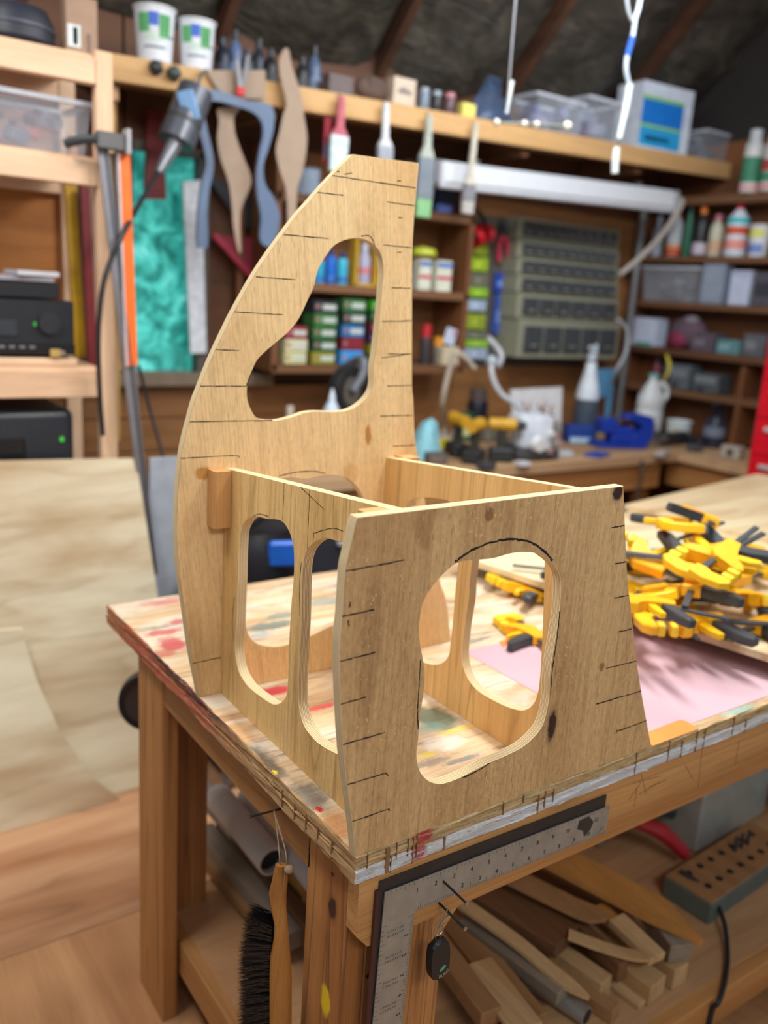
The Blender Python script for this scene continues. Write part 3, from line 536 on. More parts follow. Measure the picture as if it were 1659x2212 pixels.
# yellow and black bar clamps
mYel = M('clamp_yellow', (248, 196, 22), .42, var=.05); mYelD = M('clamp_amber', (246, 180, 22), .42, var=.05); mClB = M('clamp_grey', (58, 62, 68), .5); mPad = M('clamp_pad', (250, 208, 40), .55); mBand = M('band_green', (188, 206, 84), .6)
def make_clamp():
    t = thing('bar_clamp', 'x', 'clamp')
    B().box((-.01, 0, 0), (.27, .013, .006), bev=.001).build('bar', mClB, t, local=True)
    B().prism([(.098, -.013), (.132, -.014), (.139, .02), (.132, .055), (.116, .070), (.104, .066), (.103, .048), (.110, .022), (.099, .013)], (0, 0, -.009), X, Y, .018, .002).build('fixed_jaw', mYel, t, local=True)
    B().prism([(-.036, -.016), (.030, -.018), (.05, .0), (.055, .03), (.066, .05), (.056, .068), (.040, .062), (.028, .036), (.0, .024), (-.036, .018)], (0, 0, -.0125), X, Y, .025, .0025).build('slide_body', mYelD, t, local=True)
    B().prism([(-.03, .010), (-.004, .016), (-.016, .045), (-.040, .085), (-.062, .098), (-.074, .088), (-.052, .060)], (0, 0, -.010), X, Y, .020, .003).build('handle', mClB, t, local=True)
    B().prism([(.006, .02), (.024, .022), (.010, .060), (-.006, .080), (-.016, .074), (-.002, .05)], (0, 0, -.007), X, Y, .014, .002).build('trigger', mYel, t, local=True)
    for x, m in ((.096, mPad), (.072, mPad)): B().box((x, .055, 0), (.015, .026, .024), bev=.004, seg=2).build('jaw_pad', m, t, local=True)
    return t
def dup(root):
    r = root.copy(); COL.objects.link(r)
    for ch in list(root.children):
        c = ch.copy(); COL.objects.link(c); c.parent = r
    return r
proto = make_clamp()
PILE = 'yellow clamps heaped on the plywood sheet'
for k, (lb, s_, loc, rot) in enumerate((
    ('yellow clamp on the bench seen through the chair front cutout', 1.0, (0.9883, 0.6685, 0.0176), (12.9, -1.6, 89.6)),
    ('yellow clamp on the plywood edge behind the chair front cutout', 1.0, (1.08, 0.6447, 0.0754), (174.5, -0.1, -43.5)),
    ('yellow clamp end beside the pink paper behind the chair front', 0.9, (0.7882, 0.4611, 0.0137), (-0.3, 0.7, 68.4)),
    ('yellow and black bar clamp, third from the left in the front row of the heap', 0.9, (1.0686, 0.2833, 0.075), (181.7, -1.0, 54.8)),
    ('yellow and black bar clamp, first from the left in the front row of the heap', 1.15, (0.9961, 0.3723, 0.0797), (4.4, -2.5, 26.2)),
    ('yellow and black bar clamp, fourth from the left in the front row of the heap', 1.15, (1.0581, 0.2093, 0.0952), (-2.5, 1.9, 140.6)),
    ('yellow and black bar clamp, seventh from the left in the front row of the heap', 1.15, (1.2037, 0.1555, 0.079), (175.3, -1.3, -0.3)),
    ('yellow and black bar clamp, sixth from the left in the front row of the heap', 1.15, (1.3604, 0.2653, 0.0773), (-0.0, -0.6, 100.0)),
    ('yellow and black bar clamp, third from the left in the middle row of the heap', 1.15, (1.1009, 0.3853, 0.1022), (20.4, -6.7, -153.9)),
    ('yellow and black bar clamp, fifth from the left in the front row of the heap', 1.15, (1.2426, 0.2794, 0.0943), (162.4, -7.2, -54.5)),
    ('yellow and black bar clamp, fifth from the left in the middle row of the heap', 1.15, (1.0685, 0.2601, 0.1564), (177.7, 1.5, 30.9)),
    ('yellow and black bar clamp, first from the left in the back row of the heap', 1.15, (1.3769, 0.6719, 0.0771), (0.6, 0.1, -143.1)),
    ('yellow and black bar clamp, seventh from the left in the middle row of the heap', 1.15, (1.6091, 0.3726, 0.0775), (0.4, -0.8, -85.2)),
    ('yellow and black bar clamp, first from the left in the middle row of the heap', 1.15, (1.1951, 0.5438, 0.1051), (8.1, 11.8, 85.4)),
    ('yellow and black bar clamp, second from the left in the middle row of the heap', 1.15, (1.1143, 0.4161, 0.1551), (159.2, -7.3, 103.9)),
    ('yellow and black bar clamp, sixth from the left in the middle row of the heap', 1.15, (1.3802, 0.3436, 0.1037), (-1.7, 0.6, 1.9)),
    ('yellow and black bar clamp, fourth from the left in the middle row of the heap', 1.15, (1.1517, 0.341, 0.185), (18.7, -2.9, -59.2)),
    ('yellow and black bar clamp, sixth from the left in the back row of the heap', 1.15, (1.1853, 0.2652, 0.2185), (170.5, 10.3, 184.1)),
    ('yellow and black bar clamp, fourth from the left in the back row of the heap', 1.15, (1.5306, 0.5512, 0.0864), (11.0, 4.2, -156.2)),
    ('yellow and black bar clamp, third from the left in the back row of the heap', 1.15, (1.3463, 0.4916, 0.1239), (162.6, 0.6, -24.1)),
    ('yellow and black bar clamp, seventh from the left in the back row of the heap', 1.15, (1.4768, 0.389, 0.1624), (200.7, -10.2, 137.1)),
    ('yellow and black bar clamp, second from the left in the back row of the heap', 1.15, (1.2715, 0.4586, 0.2347), (179.4, -9.6, -128.6)),
    ('yellow and black bar clamp lying topmost on the heap', 1.15, (1.3182, 0.4044, 0.2498), (13.2, 10.5, 35.0)),
    ('yellow and black bar clamp, second from the left in the front row of the heap', 1.0, (0.8945, 0.2207, 0.1551), (2.4, -3.6, 128.6)),
    ('yellow and black bar clamp, fifth from the left in the back row of the heap', 1.05, (1.1458, 0.2423, 0.2371), (-12.0, 13.4, 188.1)))):
    c = proto if k == 0 else dup(proto); c.location = loc; c.rotation_euler = tuple(math.radians(a) for a in rot); c.scale = (s_, s_, s_); c['label'] = lb
    if 'heap' in lb: c['group'] = PILE
    elif 'group' in c: del c['group']
P = AZ(1450, 1170, .17); B().bar(P, P+Vector((.13, -.06, .055)), .012, .005).build('steel_rod', mClB, label='loose black clamp bar sticking out of the top of the heap', cat='rod')
# ------------------------------------------------------------------ on the bench front: squares, nails, key fob
mSqS = M('square_steel', (164, 156, 144), .5, .35, .12, 30); mSqD = M('square_dark', (58, 52, 50), .55, .3, .2, 25); mSqR = M('square_rust', (74, 34, 32), .6)
def fsquare(name, tl, tr, wv, wh, lv, y, t, m, label):
    tl, tr = AY(*tl, y), AY(*tr, y); u = (tr-tl).normalized(); v = Vector((u.z, 0, -u.x)); L = (tr-tl).length   # v points down
    pts = [(0, 0), (L, 0), (L, wh), (wv, wh), (wv, lv), (0, lv)]
    th = thing(name, label, 'framing square', tl+v*lv)
    B().prism(pts, tl, u, v, t, .0004).build('blade', m, th); return th, tl, u, v, L
sq2, *_ = fsquare('framing_square', (821, 1905), (1311, 1717), .062, .052, .46, .0262, .0028, mSqD, 'dark weathered framing square hung behind the steel one')
b = B(); tl2 = AY(819, 1908, .0262); b.bar(tl2+Vector((-.003, -.001, -.01)), tl2+Vector((-.004, -.001, -.46)), .006, .004, (0, 1, 0)).build('rusty_edge', mSqR, sq2)
sq, tl, u, v, L = fsquare('framing_square', (832, 1929), (1318, 1741), .060, .054, .44, .0225, .0026, mSqS, 'steel framing square with inch scale hung on the workbench apron')
fy = Vector((0, -1, 0)); mInk = M('scale_ink', (48, 42, 38), .7)
b = B(); nrm = u.cross(v)
def sidep(a, c): return tl+u*a+v*c-Vector((0, .00015, 0))
k = 0; a = .004
while a < L-.005:
    ln = .010 if k % 8 == 0 else (.007 if k % 4 == 0 else .0045)
    if a > .064: b.prism([(-.00025, 0), (.00025, 0), (.00025, -ln), (-.00025, -ln)], sidep(a, .0535), u, v, .0003)
    if k % 2 == 0: b.prism([(-.00025, 0), (.00025, 0), (.00025, ln*.8), (-.00025, ln*.8)], sidep(a, .0005), u, v, .0003)
    a += .0042; k += 1
k = 0; c = .06
while c < .42:
    ln = .010 if k % 8 == 0 else (.007 if k % 4 == 0 else .0045)
    b.prism([(0, -.00025), (0, .00025), (-ln, .00025), (-ln, -.00025)], sidep(.0595, c), u, v, .0003)
    if k % 2 == 0: b.prism([(0, -.00025), (0, .00025), (ln*.8, .00025), (ln*.8, -.00025)], sidep(.0005, c), u, v, .0003)
    c += .0042; k += 1
b.build('tick_marks', mInk, sq, None, kind='stuff')
b = B()
for i in range(1, 13):
    p = tl+u*(.025+i*.0365)+v*.018; add_text(b, str(i), .011, p-Vector((0, .0003, 0)), u, -v)
    if i > 2: p = tl+u*(.045+i*.0365)+v*.042; add_text(b, str(i-1), .011, p-Vector((0, .0003, 0)), u, -v)
for i in range(1, 9):
    p = tl+u*.048+v*(.055+i*.0365); add_text(b, str(i), .010, p-Vector((0, .0003, 0)), v, u)
b.build('scale_numerals', mInk, sq, None, kind='stuff')
b = B()
for i in range(8):
    for j in range(7):
        for q in range(2):
            p = tl+u*(.012+j*.0045)+v*(.075+i*.046+q*.008); b.prism([(0, 0), (.0016, 0), (.003, -.004), (.0014, -.004)], p-Vector((0, .0003, 0)), u, v, .0003)
b.build('stamped_table', M('scale_faint', (108, 100, 90), .7), sq, None, kind='stuff')
nr = NT('scuffs_dark'); B().prism([(L-.080, .006), (L-.055, .004), (L-.040, .020), (L-.046, .034), (L-.060, .044), (L-.066, .030), (L-.082, .022)], tl-Vector((0, .0003, 0)), u, v, .0003).build('rust_patch', M('rust_dark', (58, 50, 44), .7, var=.3, scale=90), sq, None)
def nail(px, py, y0, ln, label, r=.0019):
    P = AY(px, py, y0); b = thing('nail', label, 'nail', P)
    B().cyl(P+Vector((0, .012, 0)), P+Vector((.002, -ln, -.004)), r, seg=10).build('shank', mNail, b)
    B().cyl(P+Vector((.002, -ln, -.004)), P+Vector((.002, -ln-.0018, -.004)), r*1.8, seg=12).build('head', mSteel, b); return P
nail(951, 1897, .03, .062, 'bent nail holding up the steel framing square')
NP = nail(948, 1950, .03, .062, 'nail in the apron that carries the key fob')
FP = AY(945, 2068, .006)
fob = thing('key_fob', 'black key fob with green oval hanging from a nail by a snap clip', 'key fob', FP)
mp = MPP(FP); fw, fh = 50*mp, 102*mp; tilt = Matrix.Rotation(math.radians(-4), 3, 'Y')
pts = []
for i in range(40):
    a = 2*math.pi*i/40; ca, sa = math.cos(a), math.sin(a)
    pts.append((math.copysign(abs(ca)**.62, ca)*fw/2, math.copysign(abs(sa)**.75, sa)*fh/2))
uf, vf = tilt @ X, tilt @ Z
B().prism(pts, FP+Vector((0, .006, 0)), uf, vf, .015, .004).build('case', M('fob_black', (30, 29, 28), .5), fob)
B().prism([(.0056*math.cos(a*.314)+.002*math.sin(a*.314), .0042*math.sin(a*.314)+.001*math.cos(a*.314)) for a in range(20)], FP+uf*.004+vf*(-.016)-Vector((0, .0088, 0)), uf, vf, .0006).build('oval_button', M('fob_green', (96, 160, 138), .5), fob)
b = B()
for i, ch in enumerate("'BUDC"):
    a = math.radians(-128+i*21); c_ = FP+uf*.003+vf*-.0155-Vector((0, .0088, 0)); rr = .0155
    add_text(b, ch, .0078, c_+uf*rr*math.cos(a)+vf*rr*math.sin(a)*.95, uf*-math.sin(a)+vf*math.cos(a), uf*-math.cos(a)-vf*math.sin(a), .0003)
b.build('lettering', M('fob_letters', (176, 168, 140), .6), fob, None, label='pale curved letters')
ringc = FP+vf*(fh/2+.002)
B().tube([ringc+Vector((.005*math.cos(a), 0, .005*math.sin(a))) for a in [k*.785 for k in range(8)]], .0009, 6, 3, True).build('split_ring', mSteel, fob)
B().tube([ringc+Vector(p) for p in ((-.008, 0, .015), (-.009, 0, .008), (0, 0, .003), (.009, 0, .008), (.008, 0, .015))], .0010, 6).tube([ringc+Vector((-.009, 0, .015)), ringc+Vector((.009, 0, .015))], .0013, 6, 0).build('swivel', M('clip_metal', (170, 156, 136), .35, .7), fob)
hp = NP+Vector((0, -.022, 0))
B().tube([ringc+Vector((0, 0, .014)), ringc+Vector((-.005, 0, .024)), hp+Vector((-.005, 0, -.006)), hp+Vector((0, 0, .003)), hp+Vector((.005, 0, -.006)), ringc+Vector((.005, 0, .026)), ringc+Vector((0, 0, .016))], .0013, 6, 6).build('snap_hook', M('clip_metal', (170, 156, 136)), fob)
# ------------------------------------------------------------------ counter brush on a string at the left of the bench
BP = AX(605, 2100, .0); S0 = AX(607, 1748, .03)
nl = thing('nail', 'nail in the left apron that holds the brush string', 'nail', S0); B().cyl(S0+Vector((.01, 0, 0)), S0+Vector((-.055, 0, .004)), .0018, seg=8).build('shank', mNail, nl)
B().cyl(S0+Vector((-.055, 0, .004)), S0+Vector((-.057, 0, .004)), .0034, seg=10).build('head', mNail, nl)
bx = -.012
def Q(px, py): return AX(px, py, bx)
br = thing('counter_brush', 'wooden-handled counter brush with black bristles hanging under the workbench', 'brush', Q(605, 2212))
mBrW = wood('brush_handle', (188, 128, 62), (146, 92, 42), 'Z', across=24, along=2, lines=.2, rough=.35, stains_shade=())
cen = [(608, 1868), (605, 1900), (600, 1930), (602, 1960), (608, 2000), (608, 2030), (606, 2065), (606, 2110), (606, 2212), (606, 2330)]
wid = [13, 17, 19, 17, 15, 17, 22, 24, 24, 23]
hw = [0, 1, 2, 3, 4, 5, 6, 7, 8, 9]
b = B(); rings = []
for (c_, w_) in zip(cen, wid):
    p = Q(*c_); mp = MPP(p); r1, r2 = w_*mp*1.0, w_*mp*.62
    rings.append([b.bm.verts.new(p+Vector((rgt.x, rgt.y, 0)).normalized()*r1*math.cos(k*math.pi/8)+Vector((fwd.x, fwd.y, 0)).normalized()*r2*math.sin(k*math.pi/8)) for k in range(16)])
for a_, c_ in zip(rings, rings[1:]):
    for k in range(16): b.bm.faces.new((a_[k], a_[(k+1) % 16], c_[(k+1) % 16], c_[k]))
b.bm.faces.new(rings[0][::-1]); b.bm.faces.new(rings[-1]); hd = b.build('handle', mBrW, br, 60)
rn = random.Random(5); b = B(); side = -Vector((rgt.x, rgt.y, 0)).normalized(); dep = Vector((fwd.x, fwd.y, 0)).normalized()
for row in range(20):
    pyr = 1995+row*18
    base = Q(592, pyr); mp = MPP(base); top = max(0, 1-row/4.)
    for q in range(110):
        p0 = base+dep*(rn.random()-.5)*.035+Vector((0, 0, (rn.random()-.5)*.012))+side*.002
        ln = (66+rn.random()*14-top*10)*mp; d = (side+Vector((0, 0, -.08+.55*top+(rn.random()-.5)*.28))+dep*(rn.random()-.5)*.5).normalized()
        w_ = .0009; up = Vector((0, 0, w_)); p1 = p0+d*ln*.6+Vector((0, 0, -.001)); p2 = p0+d*ln+Vector((0, 0, -.003))
        v0 = [b.bm.verts.new(x) for x in (p0+up, p0-up, p1-up*.8, p1+up*.8, p2)]
        b.bm.faces.new(v0[:4]); b.bm.faces.new((v0[3], v0[2], v0[4]))
b.build('bristles', M('bristle_black', (24, 22, 24), .45, var=.3), br, None, kind='stuff')
mStr = M('string_tan', (150, 126, 98), .9)
B().tube([S0+Vector((-.012, 0, .002)), Q(603, 1840), Q(604, 1872)], .0011, 6).tube([S0+Vector((-.014, 0, .002)), Q(617, 1840), Q(616, 1880), Q(613, 1915)], .0011, 6).build('string', mStr, br)
p = Q(624, 1878); B().ball(p, (.008, .008, .007), 12).build('string_knot', mStr, br)
# ------------------------------------------------------------------ stock stored on the lower shelf
def stick(pa, pb, z, w, h, col, label, name='offcut', tilt=0, rise=0.):
    a, c = AZ(*pa, z), AZ(*pb, z-rise); d = (c-a).normalized()
    return B().bar(a, c, w, h, Vector((0, 0, 1)) if not tilt else Quaternion(d, math.radians(tilt)) @ Vector((0, 0, 1)), .0015).build(name, col, label=label, cat='wood offcut', group='offcuts stored on the lower shelf')
def off(nm, a, c): return wood(nm, a, c, 'Y', across=26, along=.8, lines=.25, wave=6, bump=.2)
oA = off('offcut_pale', (212, 176, 128), (186, 146, 98)); oB = off('offcut_tan', (176, 132, 88), (142, 102, 62)); oC = off('offcut_brown', (132, 92, 58), (98, 64, 38)); oD = off('offcut_yellow', (206, 146, 76), (172, 114, 52)); oE = off('offcut_grey', (150, 136, 120), (122, 106, 90))
zb = SH+.02
stick((1095, 2040), (1330, 2190), zb, .036, .036, oB, 'short square offcut end lowest at the front of the pile')
stick((1090, 1990), (1308, 2140), zb+.012, .045, .06, oA, 'square pale offcut with rounded end in the middle of the pile')
stick((1210, 1990), (1420, 2140), zb+.01, .062, .05, oA, 'thick pale beam offcut with a sawn white end')
stick((1180, 2010), (1395, 2165), zb-.012, .055, .014, oA, 'flat pale strip under the thick beam offcut')
stick((1330, 2000), (1470, 2110), zb+.01, .05, .055, oA, 'stout pale offcut nearest the bare shelf')
stick((1040, 1925), (1225, 2035), zb+.075, .10, .035, oC, 'wide brown board lying across the offcut pile')
stick((960, 1970), (1150, 2212), zb+.03, .075, .03, oB, 'broad tan board at the left of the offcut pile')
stick((990, 2040), (1120, 2230), zb+.02, .07, .02, oC, 'dark reddish board at the lower left of the pile')
stick((1030, 2080), (1140, 2225), zb+.065, .075, .012, oA, 'pale thin board on the dark reddish board')
stick((1290, 1960), (1400, 2060), zb+.085, .04, .018, oD, 'orange-brown strip lying over the beams')
stick((1330, 1985), (1420, 2072), zb+.10, .05, .02, oA, 'small light block crossing the orange strip', rise=.01)
stick((1030, 1870), (1240, 2000), zb+.05, .07, .05, oC, 'dark thick board half hidden under the wide brown board')
stick((1120, 1850), (1360, 1985), zb+.03, .06, .045, oB, 'tan board running under the pointed yellow board')
stick((1000, 1990), (1215, 2150), zb+.045, .04, .03, oE, 'grey-brown strip beside the long curved slat')
stick((920, 2010), (1060, 2200), zb+.06, .05, .04, oB, 'tan board end just right of the front leg')
stick((1250, 2010), (1345, 2100), zb+.055, .03, .05, oC, 'short dark strip between the pale beams')
stick((1390, 1945), (1470, 2060), zb+.075, .055, .045, oE, 'grey-brown block under the small light block')
# long board with a pointed end
b = B(); A_, C_ = AZ(1180, 1835, zb+.16), AZ(1525, 2018, zb+.11); d = (C_-A_).normalized(); s_ = d.cross(Z).normalized(); L_ = (C_-A_).length
b.prism([(0, -.05), (L_*.72, -.05), (L_, .02), (L_*.98, .03), (L_*.7, .045), (0, .05)], A_, d, s_, .016).build('offcut', oD, label='long yellow board with a tapered point topmost in the pile', cat='wood offcut', group='offcuts stored on the lower shelf')
def curved(pts, z, w, h, mat, label):
    P = crom([AZ(x, y, zz) for x, y, zz in pts], 6); b = B(); R_ = []
    for i, p in enumerate(P):
        d = (P[min(i+1, len(P)-1)]-P[max(i-1, 0)]).normalized(); s_ = d.cross(Z).normalized(); k = min(1, (len(P)-1-i)/5+.15)
        R_.append([b.bm.verts.new(p+s_*w/2*k*a+Z*h/2*c) for a, c in ((-1, -1), (1, -1), (1, 1), (-1, 1))])
    for a, c in zip(R_, R_[1:]):
        for q in range(4): b.bm.faces.new((a[q], a[(q+1) % 4], c[(q+1) % 4], c[q]))
    b.bm.faces.new(R_[0][::-1]); b.bm.faces.new(R_[-1]); b.build('bent_stick', mat, label=label, cat='wood slat', group='curved slats in the offcut pile')
curved([(1080, 1880, zb+.14), (1180, 1930, zb+.13), (1260, 1968, zb+.115), (1312, 1984, zb+.115)], 0, .06, .010, oB, 'wide curved slat with a swept tip over the brown board')
curved([(990, 1945, zb+.10), (1110, 2030, zb+.08), (1200, 2105, zb+.065), (1272, 2156, zb+.06)], 0, .035, .010, oA, 'long pale curved slat with a narrow tip')
curved([(1228, 2018, zb+.10), (1300, 2045, zb+.09), (1360, 2062, zb+.09), (1422, 2072, zb+.095)], 0, .03, .008, oA, 'thin bowed slat beneath the small light block')
p0, p1 = AZ(1140, 2110, zb+.005), AZ(1268, 2196, zb+.005)
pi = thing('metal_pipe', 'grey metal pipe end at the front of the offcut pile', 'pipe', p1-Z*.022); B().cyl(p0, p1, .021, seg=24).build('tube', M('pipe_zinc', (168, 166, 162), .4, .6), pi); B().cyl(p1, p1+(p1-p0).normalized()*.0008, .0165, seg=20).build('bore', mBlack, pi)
# left side: long tubes and boards seen between the bench legs
def rolltube(pa, pb, z, r, mat, label):
    a, c = AZ(*pa, z), AZ(*pb, z); t = thing('cardboard_tube', label, 'tube', c-Z*r); d = (c-a).normalized()
    b = B(); N = 28; q = d.to_track_quat('Z', 'Y').to_matrix(); b.lathe(a, [(r*.86, .002), (r, 0), (r, (c-a).length), (r*.86, (c-a).length), (r*.84, .004)], N, q).build('tube_wall', mat, t)
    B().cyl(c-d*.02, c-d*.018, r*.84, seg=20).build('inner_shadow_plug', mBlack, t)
mTube = M('tube_white', (206, 200, 194), .7, var=.05)
rolltube((470, 1720), (588, 1862), -.58, .036, mTube, 'white hollow tube stored under the bench, end visible beside the brush')
rolltube((540, 1715), (690, 1905), -.60, .036, mTube, 'second white tube stored right of the brush string')
rolltube((430, 1700), (520, 1800), -.63, .03, M('tube_grey', (150, 140, 136), .7), 'greyish tube lying behind the white tubes')
def yboard(pa, pb, z, w, h, mat, label): return stick(pa, pb, z, w, h, mat, label, 'stored_board')
yboard((440, 1800), (640, 2030), -.70, .05, .05, oE, 'grey-brown board leaning along the left side of the lower shelf')
yboard((440, 1850), (600, 2040), -.73, .03, .03, oB, 'narrow tan strip at the left end of the lower shelf')
yboard((480, 1790), (700, 2050), -.69, .04, .06, oC, 'dark board under the white tubes on the shelf')
yboard((520, 1780), (660, 1930), -.66, .02, .05, oD, 'yellowish strip beside the white tube end')
# right side: drill block, metal box, red clamp, cord
db = thing('drill_block', 'grey-green wooden block with drill holes on the lower shelf', 'drill block', (1.46, .27, SH)); c0 = Vector((1.40, .145, SH+.031))
B().box(c0+Vector((.06, .12, .0)), (.44, .14, .06), Matrix.Rotation(math.radians(4), 3, 'Z'), .003).build('block', M('block_green', (92, 100, 92), .7), db)
B().box(c0+Vector((.06, .12, .032)), (.435, .135, .004), Matrix.Rotation(math.radians(4), 3, 'Z'), .001).build('top_board', oB, db)
rn = random.Random(9)
for i in range(7):
    for j in range(2):
        p = c0+Vector((-.10+i*.053, .085+j*.06+i*.003, .0345)); B().cyl(p, p+Z*.001, .010, seg=12).build('drill_hole', mBlack, db)
for i in range(3):
    p = c0+Vector((.10+i*.03, .14, .03)); B().cyl(p, p+Z*.05, .006, .004, 10).build('drill_bit', mDark, db)
mb = thing('metal_case', 'pale metal case with dark lid at the back of the lower shelf', 'case', (1.66, .47, SH)); c0 = Vector((1.64, .22, SH+.0775))
B().box(c0+Vector((.02, .25, .02)), (.38, .15, .19), Matrix.Rotation(math.radians(3), 3, 'Z'), .006).build('case_body', M('case_grey', (168, 168, 160), .45, .2), mb)
B().box(c0+Vector((.02, .25, .13)), (.39, .155, .028), Matrix.Rotation(math.radians(3), 3, 'Z'), .005).build('case_lid', mDark, mb)
rc = thing('hand_clamp', 'red and grey hand tool lying behind the pointed board', 'hand tool', (1.33, .40, SH)); a = AY(1372, 1775, .46); c = AY(1476, 1880, .36)+Z*.05
B().tube([a, a.lerp(c, .5)+Z*.02, c], [.016, .024, .018], 10).build('red_handle', M('tool_red', (172, 30, 40), .5), rc)
B().bar(a+Vector((.02, .08, .04)), c+Vector((.06, .10, .06)), .05, .03, bev=.006).build('grey_jaw', mDark, rc)
B().bar(a+Vector((.09, .13, .07)), c+Vector((.10, .12, .07)), .03, .04, bev=.006).build('white_grip', M('grip_white', (176, 178, 180), .5), rc)
B().box(Vector((1.30, .62, SH+.082)), (.16, .12, .16), Matrix.Rotation(.3, 3, 'Z'), .01).build('paper_bag', M('bag_grey', (128, 120, 112), .8), label='crumpled grey bag behind the long yellow board', cat='bag')
B().box(Vector((1.93, .34, SH+.062)), (.1, .12, .12), None, .01).build('plastic_box', M('teal_plastic', (22, 120, 120), .5), label='teal plastic box at the far right of the lower shelf', cat='box')
cp = [AZ(1470, 1880, SH+.08), AZ(1530, 1925, SH+.05), AZ(1562, 1985, SH+.03), AZ(1572, 2060, SH+.012), AZ(1566, 2120, SH+.008), AZ(1552, 2165, SH+.004)]
e_ = cp[-1]; cp += [Vector((e_.x, .02, SH-.03)), Vector((e_.x-.01, .015, SH-.15)), Vector((e_.x-.02, .01, FLOOR+.006))]
B().tube(cp, .006, 8).build('power_cord', M('cord_black', (34, 34, 36), .5), label='black power cord drooping over the lower shelf edge', cat='cord')
# ------------------------------------------------------------------ builders for the shelves' contents
def cm(c, rough=.5, metal=0., **k): return M('tone_%d_%d_%d_%d_%d' % (*c, round(rough*10), round(metal*10)), c, rough, metal, **k)
def RZ(a): return Matrix.Rotation(math.radians(a), 3, 'Z')
def carton(name, label, cat, base, dims, col, rot=0, panels=(), group=None, rough=.6, bev=.003, tilt=None):
    """box-shaped pack: body plus printed panels on its front"""
    w, d, h = dims; R_ = RZ(rot) if tilt is None else tilt; base = Vector(base); t = thing(name, label, cat, base, group)
    B().box(base+R_ @ Vector((0, 0, h/2)), (w, d, h), R_, bev).build('box_body', cm(col, rough), t)
    for i, (x0, x1, z0, z1, c) in enumerate(panels):
        B().box(base+R_ @ Vector(((x0+x1-1)/2*w, -d/2-.0006, (z0+z1)/2*h)), ((x1-x0)*w, .0012, (z1-z0)*h), R_).build('printed_panel', cm(c, rough), t)
    return t
def bottle(name, label, cat, base, r, h, col, cap=((220, 40, 40), .2, .45), bands=(), sh=.72, group=None, rough=.4, spray=False, cone=False):
    base = Vector(base); t = thing(name, label, cat, base, group); ch = cap[1]*h if cap else 0; nr = r*(cap[2] if cap else .5); bh = h-ch
    B().lathe(base, [(0, 0), (r*.94, 0), (r, .03*h), (r, bh*sh), (r*.9, bh*(sh+.1)), (nr*.9, bh*.97), (nr*.85, bh), (0, bh)], 20).build('bottle_body', cm(col, rough), t)
    if cap:
        top = [(0, bh-.002), (nr, bh-.002), (nr*(.25 if cone else .95), h), (0, h)]
        B().lathe(base, top, 16).build('cap', cm(cap[0], .4), t)
    for (z0, z1, c) in bands: B().lathe(base, [(r*1.006, bh*z0), (r*1.008, bh*z0), (r*1.008, bh*z1), (r*1.006, bh*z1)], 20).build('label_band', cm(c, .6), t)
    if spray: B().box(base+Vector((-r*.7, -r*.3, h*.97)), (r*1.9, r*.5, h*.07), RZ(20), .004).build('spray_head', cm(cap[0], .4), t); B().tube([base+Vector((-r*.8, -r*.3, h*.94)), base+Vector((-r*1.1, -r*.4, h*.86)), base+Vector((-r*.7, -r*.3, h*.78))], r*.12, 6).build('trigger', cm(cap[0], .4), t)
    return t
def tub(name, label, cat, base, r, h, col, prints=(), group=None, taper=.84, lid=None):
    base = Vector(base); t = thing(name, label, cat, base, group)
    B().lathe(base, [(0, 0), (r*taper, 0), (r*.97, h*.95), (r, h*.95), (r*1.04, h*.97), (r*1.04, h), (r*.98, h), (r*.95, h*.9), (0, h*.9)], 28).build('tub_wall', cm(col, .5), t)
    for (a0, a1, z0, z1, c) in prints:
        b = B(); N = 10; vs = []
        for k in range(N+1):
            a = math.radians(a0+(a1-a0)*k/N); row = []
            for z in (z0, z1): rr = (r*taper+(r*.97-r*taper)*z/.95)*1.008; row.append(b.bm.verts.new(base+Vector((rr*math.cos(a), rr*math.sin(a), z*h))))
            vs.append(row)
        for p, q in zip(vs, vs[1:]): b.bm.faces.new((p[0], q[0], q[1], p[1]))
        b.build('print', cm(c, .6), t)
    if lid: B().lathe(base, [(0, h), (r*1.06, h), (r*1.06, h*1.06), (0, h*1.06)], 28).build('lid', cm(lid, .5), t)
    return t
mClear = NT('clear_plastic'); mClear.b.inputs['Base Color'].default_value = (*lin((206, 214, 228)), 1); mClear.b.inputs['Roughness'].default_value = .25; mClear.b.inputs['Alpha'].default_value = .27
_f = mClear.noise(mClear.coords(), 40, 2); mClear.bump(_f, .1); mClear = mClear.m
